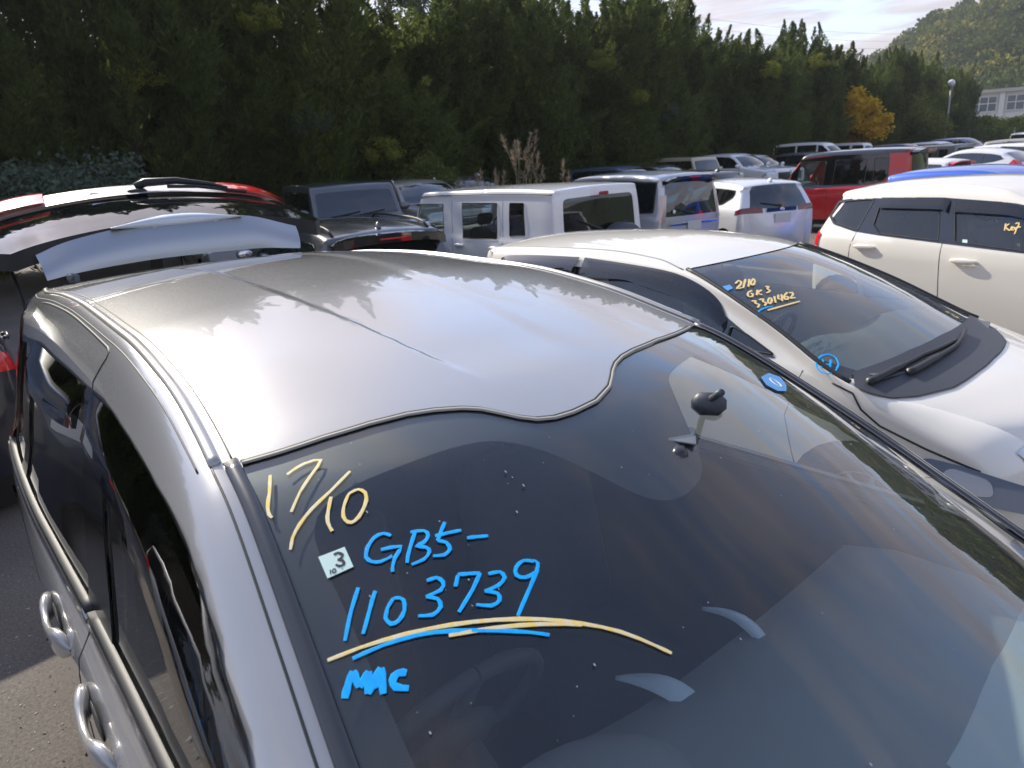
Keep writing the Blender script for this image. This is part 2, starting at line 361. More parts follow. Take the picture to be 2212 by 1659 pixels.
# ---- body kinds: (xn from nose 0 to tail 1, zn, fillet depth, fillet width, dx, dz)
KIND={
'hatch':dict(p=[(.02,.17,.10,.25,-.14,0),(0,.30,.14,.30,-.18,0),(.008,.44,.14,.30,-.20,0),(.05,.565,.12,.22,-.20,-.01),(.15,.635,.10,.14,-.16,-.03),(.255,.69,.06,.06,-.26,-.02),
 (.335,.80,.07,.06,-.24,-.02),(.43,.92,.08,.07,-.20,-.03),(.52,.975,.09,.09,-.08,-.04),(.64,1.0,.10,.10,0,-.045),(.80,.985,.10,.10,0,-.04),(.905,.945,.09,.10,.0,-.03),(.94,.86,.08,.10,.10,-.01),(.975,.68,.08,.10,.10,0),(.99,.55,.12,.18,.12,0),(1.0,.36,.14,.25,.14,0),(.985,.17,.12,.22,.12,0)],
 ws=(5.05,7.05),rw=(11.25,13.1),rend=11.2,
 w=[[(.30,.70),(.345,.695),(.345,.80)],[(.355,.69),(.52,.675),(.52,.925),(.47,.91),(.40,.83),(.362,.765)],[(.54,.673),(.715,.68),(.745,.80),(.745,.925),(.54,.93)],[(.755,.70),(.80,.72),(.86,.80),(.87,.85),(.85,.89),(.765,.92)]],
 gaps=[[(.35,.20),(.345,.45),(.34,.68)],[(.53,.18),(.53,.6),(.53,.93)],[(.72,.30),(.735,.45),(.73,.66),(.755,.80),(.755,.92)]],belt=.665),
'coupe':dict(p=[(.02,.17,.10,.25,-.14,0),(0,.30,.14,.30,-.18,0),(.008,.44,.14,.30,-.20,0),(.05,.56,.12,.22,-.20,-.01),(.15,.63,.10,.14,-.16,-.03),(.27,.68,.06,.06,-.26,-.02),
 (.35,.80,.07,.06,-.24,-.02),(.44,.92,.08,.07,-.20,-.03),(.53,.98,.09,.09,-.08,-.04),(.62,1.0,.10,.10,0,-.045),(.74,.975,.10,.10,0,-.04),(.84,.915,.09,.10,.0,-.03),(.90,.83,.08,.10,.10,-.01),(.965,.70,.08,.10,.10,0),(.99,.58,.12,.18,.12,0),(1.0,.36,.14,.25,.14,0),(.985,.17,.12,.22,.12,0)],
 ws=(5.05,7.05),rw=(11.2,13.0),rend=11.1,
 w=[[(.36,.69),(.54,.68),(.54,.925),(.47,.90),(.40,.82)],[(.555,.68),(.72,.70),(.72,.90),(.555,.925)],[(.73,.70),(.80,.73),(.86,.78),(.83,.83),(.73,.895)]],
 gaps=[[(.35,.20),(.345,.45),(.34,.68)],[(.55,.18),(.55,.6),(.547,.93)],[(.72,.30),(.735,.45),(.725,.66),(.725,.90)]],belt=.665),
'suv':dict(p=[(.02,.17,.10,.22,-.12,0),(0,.30,.12,.26,-.16,0),(.004,.46,.12,.24,-.16,0),(.025,.585,.12,.20,-.16,-.01),(.13,.63,.10,.14,-.14,-.03),(.26,.665,.06,.06,-.22,-.02),
 (.33,.79,.07,.06,-.2,-.02),(.41,.92,.08,.07,-.17,-.03),(.50,.985,.09,.09,-.06,-.04),(.62,1.0,.10,.10,0,-.045),(.80,.99,.10,.10,0,-.04),(.925,.95,.09,.10,.0,-.03),(.955,.85,.08,.10,.08,-.01),(.985,.66,.08,.10,.08,0),(.995,.52,.12,.16,.10,0),(1.0,.34,.12,.2,.12,0),(.985,.17,.12,.2,.12,0)],
 ws=(5.05,7.05),rw=(11.3,13.0),rend=11.2,
 w=[[(.345,.66),(.52,.655),(.52,.925),(.45,.90),(.385,.80)],[(.535,.655),(.70,.66),(.71,.925),(.535,.93)],[(.72,.67),(.80,.69),(.88,.78),(.885,.86),(.87,.90),(.725,.925)]],
 gaps=[[(.35,.20),(.345,.45),(.34,.65)],[(.53,.18),(.53,.6),(.527,.93)],[(.70,.30),(.72,.45),(.71,.63),(.715,.92)]],belt=.64),
'minivan':dict(p=[(.02,.16,.10,.22,-.12,0),(0,.27,.12,.26,-.16,0),(.004,.40,.12,.24,-.16,0),(.025,.50,.12,.20,-.16,-.01),(.08,.555,.10,.14,-.14,-.03),(.165,.60,.06,.06,-.22,-.02),
 (.24,.73,.07,.06,-.2,-.02),(.31,.87,.08,.07,-.17,-.03),(.38,.955,.09,.09,-.06,-.03),(.50,.99,.10,.10,0,-.035),(.75,1.0,.10,.10,0,-.035),(.955,.965,.09,.10,.0,-.03),(.975,.88,.08,.10,.06,-.01),(.99,.62,.08,.10,.06,0),(.995,.48,.10,.14,.08,0),(1.0,.32,.12,.18,.10,0),(.985,.16,.12,.18,.10,0)],
 ws=(5.05,7.1),rw=(11.35,13.0),rend=11.2,
 w=[[(.20,.60),(.25,.60),(.25,.71)],[(.265,.60),(.43,.60),(.43,.91),(.36,.90),(.31,.82),(.27,.72)],[(.45,.60),(.67,.61),(.67,.915),(.45,.915)],[(.69,.61),(.94,.63),(.94,.90),(.69,.915)]],
 gaps=[[(.26,.20),(.25,.45),(.25,.58)],[(.44,.16),(.44,.6),(.44,.92)],[(.68,.2),(.68,.58),(.68,.92)]],belt=.59),
'kei':dict(p=[(.02,.16,.10,.18,-.10,0),(0,.27,.10,.2,-.12,0),(.004,.42,.10,.2,-.12,0),(.02,.535,.10,.18,-.12,-.01),(.08,.575,.09,.12,-.12,-.02),(.155,.60,.06,.05,-.16,-.02),
 (.205,.73,.06,.05,-.14,-.02),(.255,.87,.07,.06,-.12,-.03),(.32,.965,.08,.07,-.04,-.03),(.50,.995,.08,.08,0,-.03),(.75,1.0,.08,.08,0,-.03),(.965,.98,.07,.08,.0,-.02),(.98,.90,.07,.08,.04,-.01),(.992,.60,.07,.08,.05,0),(.997,.45,.10,.12,.06,0),(1.0,.30,.10,.14,.08,0),(.985,.16,.10,.14,.08,0)],
 ws=(5.05,7.1),rw=(11.4,13.0),rend=11.2,
 w=[[(.20,.615),(.265,.615),(.285,.82),(.275,.84),(.24,.75)],[(.285,.61),(.495,.61),(.495,.905),(.31,.90)],[(.54,.61),(.755,.61),(.755,.91),(.54,.91)],[(.79,.61),(.895,.61),(.895,.905),(.79,.91)]],
 gaps=[[(.27,.20),(.27,.6)],[(.515,.16),(.515,.6),(.515,.92)],[(.775,.3),(.77,.6),(.77,.92)]],belt=.585),
'boxy':dict(p=[(.01,.30,.04,.06,-.04,0),(0,.36,.05,.08,-.05,0),(.002,.48,.05,.08,-.05,0),(.01,.585,.05,.10,-.05,-.01),(.10,.615,.05,.07,-.03,-.015),(.295,.63,.03,.04,-.03,-.01),
 (.315,.72,.04,.04,-.05,-.01),(.345,.87,.05,.05,-.05,-.02),(.385,.972,.06,.06,-.02,-.02),(.50,.99,.06,.06,0,-.02),(.75,1.0,.06,.06,0,-.02),(.965,.985,.05,.06,.0,-.02),(.975,.93,.05,.06,.02,-.01),(.985,.62,.05,.06,.02,0),(.99,.48,.05,.06,.02,0),(.995,.36,.05,.08,.03,0),(.985,.30,.05,.08,.03,0)],
 ws=(5.2,7.25),rw=(12.1,12.95),rend=11.2,
 w=[[(.355,.645),(.515,.645),(.515,.895),(.395,.895),(.385,.87)],[(.565,.645),(.72,.645),(.72,.895),(.565,.895)],[(.805,.65),(.89,.65),(.89,.885),(.805,.885)]],
 gaps=[[(.34,.35),(.34,.64)],[(.54,.32),(.54,.6),(.54,.93)],[(.765,.45),(.765,.6),(.765,.93)]],belt=.63),
}
def body(kind,L,W,H,sec=None,tum=1.0,hoodlow=1.0):
    K=KIND[kind];b=K['belt']
    prof=[(L/2-a*L,z*H,r,f,dx,dz) for a,z,r,f,dx,dz in K['p']]
    h=W/2
    if sec is None:
        if kind=='boxy': sec=[(0,.95),(.30,.97),(.45,.99),(b-.04,.985),(b,.965),(.80,.945-.01*tum),(.93,.915),(1.02,.88)]
        elif kind in('kei','minivan'): sec=[(0,.92),(.14,.95),(.3,.985),(.45,1.0),(b-.05,.985),(b,.95),(.75,.91-.02*tum),(.90,.85-.02*tum),(1.03,.80-.03*tum)]
        else: sec=[(0,.9),(.14,.94),(.25,.98),(.42,1.0),(b-.10,.99),(b-.03,.965),(b+.02,.925),(.80,.84),(.92,.755),(1.03,.68)]
    sec=[(z*H,y*h) for z,y in sec]
    plan=[(-L/2,.86),(-L/2+.15,.93),(-L/2+.5,.98),(-L/2+1.1,1),(L/2-1.0,1),(L/2-.5,.97),(L/2-.15,.90),(L/2,.84)] if kind!='boxy' else [(-L/2,.97),(-L/2+.3,1),(L/2-.3,1),(L/2,.96)]
    S=Shell(prof,sec,plan);S.L=L;S.W=W;S.H=H;S.kind=kind
    S.xn=lambda a:L/2-a*L
    return S
_p=list(KIND['hatch']['p'])
_p[3]=(.04,.535,.12,.22,-.20,-.01);_p[4]=(.11,.60,.10,.14,-.16,-.03)
_p[5]=(.19,.65,.06,.02,-.20,-.02);_p[6]=(.32,.80,.07,.015,-.18,-.02);_p[7]=(.465,.94,.08,.05,-.16,-.03);_p[8]=(.55,.98,.09,.09,-.08,-.04)
_p[9]=(.68,1.0,.10,.10,0,-.045);_p[10]=(.85,.985,.10,.10,0,-.04);_p[11]=(.975,.95,.09,.10,0,-.03);_p[12]=(1.0,.86,.08,.10,.10,-.01);_p[13]=(1.035,.68,.08,.10,.10,0);_p[14]=(1.055,.55,.12,.18,.12,0);_p[15]=(1.06,.36,.14,.25,.14,0);_p[16]=(1.045,.17,.12,.22,.12,0)
KIND['gk']=dict(KIND['hatch'],p=_p)
BK={"yel":[[[8.004,-0.92],[7.931,-0.929],[7.851,-0.939],[7.796,-0.948],[7.753,-0.954],[7.721,-0.957],[7.698,-0.958],[7.682,-0.957],[7.673,-0.955]],[[7.982,-0.887],[7.992,-0.883],[8.008,-0.875],[8.036,-0.86],[8.063,-0.842],[8.081,-0.818],[8.072,-0.804],[8.011,-0.819],[7.937,-0.844],[7.876,-0.864],[7.816,-0.883],[7.745,-0.902],[7.692,-0.916]],[[7.918,-0.763],[7.861,-0.79],[7.795,-0.822],[7.742,-0.85],[7.693,-0.875],[7.648,-0.895],[7.607,-0.911],[7.569,-0.924],[7.534,-0.934],[7.498,-0.941],[7.471,-0.946]],[[7.751,-0.829],[7.71,-0.838],[7.662,-0.848],[7.627,-0.855],[7.595,-0.859],[7.562,-0.86],[7.539,-0.859]],[[7.758,-0.786],[7.766,-0.779],[7.77,-0.77],[7.759,-0.764],[7.739,-0.761],[7.715,-0.763],[7.686,-0.768],[7.654,-0.777],[7.622,-0.788],[7.595,-0.799],[7.576,-0.81],[7.57,-0.817],[7.576,-0.823],[7.59,-0.826],[7.613,-0.826],[7.642,-0.822],[7.675,-0.815],[7.712,-0.805],[7.744,-0.795],[7.755,-0.79],[7.758,-0.786]],[[6.936,-0.956],[6.951,-0.932],[6.97,-0.899],[6.985,-0.861],[6.997,-0.821],[7.001,-0.782],[7.0,-0.743],[6.994,-0.705],[6.982,-0.667],[6.964,-0.629],[6.942,-0.594],[6.915,-0.562],[6.884,-0.532],[6.851,-0.504],[6.814,-0.479],[6.771,-0.457],[6.731,-0.44],[6.704,-0.429],[6.686,-0.422]],[[6.958,-0.756],[6.957,-0.72],[6.951,-0.675],[6.939,-0.636],[6.923,-0.599],[6.9,-0.562],[6.88,-0.534]]],"blu":[[[7.461,-0.76],[7.471,-0.764],[7.48,-0.771],[7.477,-0.781],[7.465,-0.792],[7.443,-0.803],[7.418,-0.813],[7.394,-0.819],[7.373,-0.823],[7.357,-0.821],[7.346,-0.817],[7.34,-0.81],[7.339,-0.802],[7.348,-0.788],[7.357,-0.777]],[[7.398,-0.791],[7.401,-0.77],[7.397,-0.752],[7.374,-0.761],[7.344,-0.775],[7.309,-0.785],[7.281,-0.791]],[[7.461,-0.712],[7.428,-0.723],[7.386,-0.737],[7.344,-0.75],[7.311,-0.758]],[[7.46,-0.722],[7.46,-0.709],[7.455,-0.696],[7.441,-0.692],[7.425,-0.694],[7.409,-0.7],[7.395,-0.709],[7.39,-0.72],[7.386,-0.726],[7.378,-0.719],[7.369,-0.71],[7.357,-0.707],[7.343,-0.709],[7.327,-0.716],[7.313,-0.726],[7.304,-0.741],[7.299,-0.752]],[[7.478,-0.648],[7.456,-0.657],[7.434,-0.666],[7.412,-0.674],[7.391,-0.683]],[[7.391,-0.683],[7.384,-0.676],[7.373,-0.669],[7.355,-0.668],[7.337,-0.67],[7.324,-0.677],[7.315,-0.686],[7.317,-0.698],[7.321,-0.707]],[[7.416,-0.682],[7.418,-0.671],[7.419,-0.656],[7.419,-0.64],[7.419,-0.628]],[[7.374,-0.627],[7.372,-0.617],[7.369,-0.607],[7.365,-0.596],[7.362,-0.586]],[[7.234,-0.86],[7.193,-0.872],[7.136,-0.888],[7.066,-0.905],[7.008,-0.918]],[[7.206,-0.835],[7.171,-0.846],[7.124,-0.859],[7.069,-0.874],[7.026,-0.886]],[[7.159,-0.812],[7.142,-0.82],[7.121,-0.829],[7.099,-0.835],[7.078,-0.84],[7.061,-0.839],[7.05,-0.836],[7.05,-0.829],[7.059,-0.821],[7.076,-0.812],[7.098,-0.804],[7.123,-0.799],[7.144,-0.797],[7.154,-0.8],[7.158,-0.804],[7.159,-0.809],[7.159,-0.812]],[[7.211,-0.742],[7.215,-0.733],[7.217,-0.723],[7.207,-0.718],[7.191,-0.716],[7.174,-0.719],[7.158,-0.727],[7.148,-0.743],[7.141,-0.758]],[[7.141,-0.758],[7.133,-0.749],[7.122,-0.741],[7.104,-0.74],[7.085,-0.743],[7.068,-0.752],[7.057,-0.763],[7.059,-0.776],[7.064,-0.787]],[[7.16,-0.7],[7.172,-0.696],[7.184,-0.692],[7.197,-0.688],[7.209,-0.684]],[[7.212,-0.684],[7.208,-0.674],[7.205,-0.664],[7.201,-0.654],[7.197,-0.644]],[[7.197,-0.644],[7.169,-0.657],[7.13,-0.675],[7.085,-0.699],[7.047,-0.719]],[[7.185,-0.631],[7.186,-0.621],[7.183,-0.609],[7.17,-0.606],[7.153,-0.607],[7.138,-0.615],[7.125,-0.627],[7.118,-0.642],[7.114,-0.656]],[[7.114,-0.656],[7.105,-0.646],[7.092,-0.637],[7.077,-0.637],[7.061,-0.641],[7.05,-0.649],[7.045,-0.66],[7.054,-0.673],[7.064,-0.684]],[[7.192,-0.537],[7.202,-0.544],[7.208,-0.554],[7.2,-0.565],[7.186,-0.575],[7.168,-0.582],[7.151,-0.584],[7.138,-0.58],[7.132,-0.571],[7.135,-0.559],[7.145,-0.546],[7.163,-0.537],[7.182,-0.531],[7.193,-0.533],[7.198,-0.538]],[[7.153,-0.54],[7.125,-0.555],[7.083,-0.576],[7.026,-0.605],[6.978,-0.628]],[[6.929,-0.918],[6.946,-0.895],[6.965,-0.864],[6.977,-0.834],[6.984,-0.804],[6.982,-0.777],[6.975,-0.749],[6.959,-0.713],[6.939,-0.678],[6.92,-0.649],[6.902,-0.626],[6.886,-0.609],[6.874,-0.598]]],"mac":[[[6.783,-0.952],[6.804,-0.947],[6.831,-0.94],[6.858,-0.932],[6.88,-0.925]],[[6.88,-0.925],[6.864,-0.925],[6.848,-0.925],[6.832,-0.925],[6.817,-0.925]],[[6.817,-0.925],[6.83,-0.919],[6.844,-0.914],[6.857,-0.908],[6.871,-0.902]],[[6.871,-0.902],[6.85,-0.906],[6.829,-0.91],[6.808,-0.913],[6.788,-0.917]],[[6.788,-0.917],[6.808,-0.91],[6.834,-0.9],[6.858,-0.89],[6.877,-0.882]],[[6.877,-0.882],[6.852,-0.885],[6.827,-0.888],[6.803,-0.892],[6.78,-0.895]],[[6.817,-0.906],[6.818,-0.901],[6.819,-0.897],[6.82,-0.892],[6.82,-0.887]],[[6.843,-0.848],[6.847,-0.853],[6.847,-0.861],[6.838,-0.868],[6.824,-0.873],[6.81,-0.875],[6.798,-0.873],[6.79,-0.864],[6.786,-0.855]]],"stk":[[7.411,-0.904],[7.443,-0.851],[7.336,-0.852],[7.298,-0.904]],"stk3":[[[7.41,-0.876],[7.414,-0.872],[7.417,-0.867],[7.412,-0.864],[7.404,-0.861],[7.395,-0.863],[7.388,-0.866],[7.384,-0.87],[7.383,-0.873]],[[7.383,-0.873],[7.379,-0.869],[7.373,-0.865],[7.363,-0.865],[7.354,-0.867],[7.35,-0.871],[7.349,-0.875],[7.354,-0.878],[7.36,-0.88]]],"stk10":[[[7.337,-0.893],[7.332,-0.894],[7.327,-0.894],[7.322,-0.895],[7.317,-0.896]],[[7.341,-0.886],[7.338,-0.888],[7.333,-0.89],[7.325,-0.891],[7.32,-0.89],[7.321,-0.888],[7.325,-0.886],[7.33,-0.884],[7.336,-0.884],[7.339,-0.885],[7.341,-0.886]]],"rstk":[[7.532,0.716],[7.48,0.823],[7.385,0.867],[7.341,0.817],[7.34,0.749],[7.396,0.693],[7.479,0.675]],"header":[[8.178,-0.991],[8.255,-0.879],[8.348,-0.764],[8.409,-0.644],[8.423,-0.545],[8.392,-0.474],[8.33,-0.407],[8.264,-0.368],[8.17,-0.336],[8.078,-0.305],[8.01,-0.269],[7.98,-0.22],[7.981,-0.157],[8.014,-0.058],[8.106,0.038],[8.193,0.089],[8.266,0.128],[8.336,0.176],[8.393,0.241],[8.42,0.328],[8.414,0.507],[8.254,0.909]],"specks":[[7.683,-0.458],[7.639,-0.454],[7.577,-0.445],[6.672,-0.61],[6.583,-0.643],[6.696,-0.86],[6.623,-0.855],[7.184,-0.849],[7.294,-0.793],[7.331,-0.873],[7.609,-0.474]],"ribL":[[12.006,-0.38],[10.891,-0.417],[10.088,-0.381],[9.453,-0.35],[8.99,-0.314],[8.623,-0.282]],"ribR":[[11.879,0.302],[10.625,0.171],[10.037,0.15],[9.433,0.116],[8.972,0.094],[8.613,0.07]],"Hd":[[[-0.721,1.292],[-0.725,1.282],[-0.729,1.266],[-0.723,1.248],[-0.714,1.23],[-0.703,1.223],[-0.69,1.221],[-0.672,1.219],[-0.657,1.219]],[[-0.708,1.289],[-0.702,1.277],[-0.694,1.262],[-0.685,1.246],[-0.677,1.234]],[[-0.667,1.272],[-0.668,1.267],[-0.667,1.261],[-0.663,1.256],[-0.66,1.253]],[[-0.685,1.254],[-0.68,1.258],[-0.675,1.262],[-0.67,1.265],[-0.665,1.269]],[[-0.628,1.263],[-0.627,1.257],[-0.626,1.251],[-0.625,1.244],[-0.624,1.238]]],"gky":[[[6.556,-0.844],[6.578,-0.814],[6.595,-0.785],[6.579,-0.783],[6.553,-0.795],[6.533,-0.815],[6.513,-0.839],[6.495,-0.87],[6.48,-0.888],[6.478,-0.866],[6.48,-0.838]],[[6.595,-0.726],[6.563,-0.756],[6.532,-0.785],[6.501,-0.813],[6.471,-0.84]],[[6.584,-0.699],[6.556,-0.723],[6.528,-0.747],[6.501,-0.77],[6.475,-0.793]],[[6.58,-0.664],[6.562,-0.689],[6.539,-0.718],[6.512,-0.74],[6.491,-0.752],[6.486,-0.747],[6.493,-0.732],[6.515,-0.707],[6.541,-0.682],[6.564,-0.67],[6.58,-0.664]],[[6.415,-0.806],[6.409,-0.827],[6.396,-0.853],[6.371,-0.874],[6.347,-0.887],[6.335,-0.88],[6.333,-0.866],[6.351,-0.847],[6.372,-0.833],[6.377,-0.839],[6.376,-0.849]],[[6.409,-0.765],[6.391,-0.78],[6.373,-0.796],[6.356,-0.811],[6.339,-0.825]],[[6.398,-0.737],[6.385,-0.768],[6.367,-0.796],[6.347,-0.793],[6.331,-0.783]],[[6.429,-0.679],[6.431,-0.662],[6.428,-0.649],[6.412,-0.669],[6.396,-0.691]],[[6.396,-0.691],[6.381,-0.688],[6.364,-0.69],[6.352,-0.714],[6.345,-0.738]],[[6.272,-0.912],[6.273,-0.895],[6.27,-0.882],[6.253,-0.895],[6.236,-0.912]],[[6.236,-0.912],[6.226,-0.901],[6.211,-0.894],[6.192,-0.912],[6.175,-0.932]],[[6.274,-0.854],[6.276,-0.834],[6.274,-0.817],[6.258,-0.831],[6.242,-0.85]],[[6.242,-0.85],[6.229,-0.841],[6.213,-0.838],[6.196,-0.857],[6.183,-0.876]],[[6.272,-0.772],[6.252,-0.794],[6.228,-0.816],[6.207,-0.826],[6.195,-0.824],[6.208,-0.805],[6.23,-0.782],[6.25,-0.768],[6.267,-0.76],[6.272,-0.765],[6.272,-0.772]],[[6.282,-0.721],[6.261,-0.736],[6.239,-0.75],[6.217,-0.764],[6.195,-0.778]],[[6.291,-0.679],[6.263,-0.704],[6.235,-0.725],[6.229,-0.713],[6.229,-0.696]],[[6.287,-0.654],[6.264,-0.671],[6.242,-0.688],[6.219,-0.705],[6.197,-0.722]],[[6.299,-0.589],[6.281,-0.622],[6.257,-0.656],[6.232,-0.676],[6.213,-0.684],[6.207,-0.678],[6.21,-0.664],[6.226,-0.646],[6.242,-0.634],[6.246,-0.645],[6.246,-0.659]],[[6.283,-0.587],[6.286,-0.569],[6.286,-0.554],[6.272,-0.562],[6.252,-0.581],[6.231,-0.613],[6.214,-0.64]],[[6.214,-0.64],[6.213,-0.629],[6.212,-0.617],[6.211,-0.606],[6.211,-0.594]],[[6.116,-0.897],[6.126,-0.829],[6.135,-0.758],[6.143,-0.683],[6.15,-0.606]]],"gkb":[[[6.065,-1.009],[6.096,-0.983],[6.131,-0.947],[6.149,-0.906],[6.159,-0.868],[6.156,-0.846],[6.15,-0.833]],[[5.384,-0.952],[5.293,-1.012]],[[5.366,-0.913],[5.262,-0.979]],[[5.337,-0.983],[5.311,-0.947]],[[5.297,-0.905],[5.263,-0.93],[5.225,-0.961],[5.205,-0.99],[5.198,-1.014],[5.208,-1.032],[5.232,-1.041],[5.268,-1.04],[5.309,-1.03],[5.351,-1.012],[5.389,-0.988],[5.418,-0.96],[5.437,-0.931],[5.441,-0.906],[5.433,-0.885],[5.411,-0.875],[5.379,-0.874],[5.335,-0.889],[5.298,-0.905]]],"gks":[[6.551,-0.954],[6.559,-0.89],[6.497,-0.903],[6.473,-0.965]],"cowl":[[4.888,-1.019],[4.695,-1.032],[4.501,-1.023],[4.409,-0.917],[4.385,-0.659],[4.527,-0.33],[4.628,-0.004],[4.669,0.451],[4.828,0.693],[5.048,0.888]],"wip1":[[4.883,-0.949],[5.009,-0.708],[5.1,-0.418],[5.128,-0.001]],"wip2":[[4.889,-0.68],[4.988,-0.423],[5.058,-0.095],[5.166,0.266]],"hseam":[[4.786,-1.082],[4.412,-1.25]],"key":[[[-0.024,1.194],[-0.021,1.181],[-0.019,1.168],[-0.017,1.155],[-0.014,1.141]],[[0.004,1.192],[-0.009,1.181],[-0.016,1.167],[0.004,1.153],[0.026,1.143]],[[0.027,1.157],[0.036,1.16],[0.043,1.164],[0.037,1.17],[0.028,1.171],[0.026,1.161],[0.029,1.15],[0.041,1.148],[0.053,1.149]],[[0.048,1.171],[0.051,1.166],[0.055,1.16],[0.059,1.155],[0.063,1.149]],[[0.069,1.176],[0.068,1.162],[0.068,1.148],[0.067,1.133],[0.066,1.119]],[[0.046,1.194],[0.057,1.2],[0.069,1.202],[0.073,1.192],[0.073,1.179],[0.067,1.171],[0.06,1.165]],[[0.06,1.165],[0.068,1.167],[0.077,1.17],[0.085,1.172],[0.093,1.175]]],"gest":[[-0.308,1.058],[-0.267,1.057],[-0.26,1.032],[-0.302,1.035]]}
def gz(y): return -.006*max(0,min(y,100)-8)
# ------------------------------------------------------------------ car builder
def hull(pts):
    pts=sorted(set(pts));
    def half(P_):
        o=[]
        for p in P_:
            while len(o)>1 and (o[-1][0]-o[-2][0])*(p[1]-o[-2][1])-(o[-1][1]-o[-2][1])*(p[0]-o[-2][0])<=0: o.pop()
            o.append(p)
        return o
    return half(pts)[:-1]+half(pts[::-1])[:-1]
def grow(poly,d):
    c=np.mean(poly,axis=0);o=[]
    for p in poly:
        v=np.array(p)-c;o.append(tuple(np.array(p)+np.sign(v)*d))
    return o
def skin(S,u,w,sg):
    if w<=0: return S.top(u,sg*(1+w))
    if w<=1: return S.fil(u,w,sg)
    E,Q,h,ye,n,r=S.edge(u);x,z=Q[0]-n[0]*(w-1)*.3,Q[1]-n[1]*(w-1)*.3;return S.side(x,z,sg)
def hsk(S,sg):
    def f(u,w):
        n=S.nrm(min(max(u,0),S.N));k=min(max(w,0),1);return (n[0]*(1-k)+.001,sg*k,n[1]*(1-k)+.001)
    return f
def htop(S):
    def f(u,t):
        n=S.nrm(min(max(u,0),S.N));return (n[0],0,n[1])
    return f
def side_outline(S,wheels,Rw,sill=None,nu=5,w1=0.0):
    P_=[S.edge(k/nu)[1] for k in range(S.N*nu+1)]
    zb=P_[0][1];zr=P_[-1][1];a=[]
    for xc in sorted(wheels):
        r=Rw+.04;zc=Rw;s0=max(-1,min(1,(zb-zc)/r));a0=math.asin(s0)
        a+=[(xc+r*math.cos(t),zc+r*math.sin(t)) for t in lin(math.pi-a0,a0,14)]
    return P_+a
def wheel(parent,x,sg,y,Rw,detail=10,rimm=None):
    b=MB();b.lathe([(Rw*.62,-.09),(Rw*.66,-.10),(Rw*.93,-.10),(Rw,-.075),(Rw,.075),(Rw*.93,.10),(Rw*.66,.10),(Rw*.62,.085)],(0,0,0),'y',28)
    w=b.build('wheel',TYRE(),parent,True);w.location=(x,sg*(y-.10),Rw)
    b=MB();rr=Rw*.64;b.lathe([(rr,-.08),(rr,.085),(rr*.94,.09),(rr*.9,.03),(rr*.9,-.06)],(0,0,0),'y',28)
    b.lathe([(.001,.062),(rr*.16,.06),(rr*.2,.04),(rr*.2,-.02)],(0,0,0),'y',16)
    for k in range(detail):
        a=2*math.pi*k/detail;M=Matrix.Rotation(-a,3,'Y')
        b.box(tuple(M@Vector((rr*.56,.045,0))),(rr*.78,.022,rr*.13),M,.004)
    r=b.build('rim',rimm or ALLOY(),w,True)
    if sg<0: r.scale=(1,-1,1)
    return w
def interior(S,root,beltz,xd,rows,rhd=True,col=None):
    """tub, dashboard, seats and steering wheel seen through the glass"""
    b=MB();hw=S.W/2-.12;x0,x1=-S.L/2+.35,xd
    b.box(((x0+x1)/2,0,.30),(x1-x0,2*hw,.04));b.build('cabin_floor',INT(),root)
    b=MB();n=14
    for i in range(n):
        pass
    V=[];F=[]
    ys=lin(-hw+.04,hw-.04,15)
    pr=[(xd+.42,beltz-.03),(xd+.12,beltz+.005),(xd-.10,beltz+.0),(xd-.22,beltz-.035),(xd-.26,beltz-.12),(xd-.18,beltz-.32)]
    for i,(x,z) in enumerate(pr):
        for y in ys:
            hump=.045*math.exp(-((y-(-.36 if rhd else .36))/.17)**2)*(1 if i in(2,3) else .35 if i==1 else 0)
            V.append((x-.10*(y/hw)**2*(1 if i<2 else .3),y,z+hump))
    for i in range(len(pr)-1):
        for j in range(14): F.append((i*15+j,i*15+j+1,(i+1)*15+j+1,(i+1)*15+j))
    mesh('dashboard',V,F,col or INTG(),root)
    sy=-.36 if rhd else .36
    b=MB();c=Vector((xd-.42,sy,beltz-.04));M=Matrix.Rotation(R(-62),3,'Y')
    b.tube([c+M@Vector((.185*math.cos(a),.185*math.sin(a),0)) for a in lin(0,2*math.pi,22)],.015,8,False)
    b.ell(c-M@Vector((0,0,.02)),(.07,.08,.03),10,M);b.tube([c,c-M@Vector((0,0,.22))],.03)
    for a in (0,2.4,-2.4): b.tube([c,c+M@Vector((.18*math.cos(a),.18*math.sin(a),0))],.014,6)
    b.build('steering_wheel',INT(),root,True)
    for rx in rows:
        for y in (-.36,.36):
            b=MB();b.box((rx+.22,y,.50),(.50,.48,.16),None,.05);M=Matrix.Rotation(R(-14),3,'Y')
            b.box((rx-.06,y,.50+.36),(.13,.48,.60),M,.05);b.box((rx-.15,y,.50+.76),(.09,.26,.17),M,.035);b.tube([(rx-.13,y-.06,1.1),(rx-.145,y-.06,1.24)],.008);b.tube([(rx-.13,y+.06,1.1),(rx-.145,y+.06,1.24)],.008)
            b.build('seat',SEAT(),root,True)
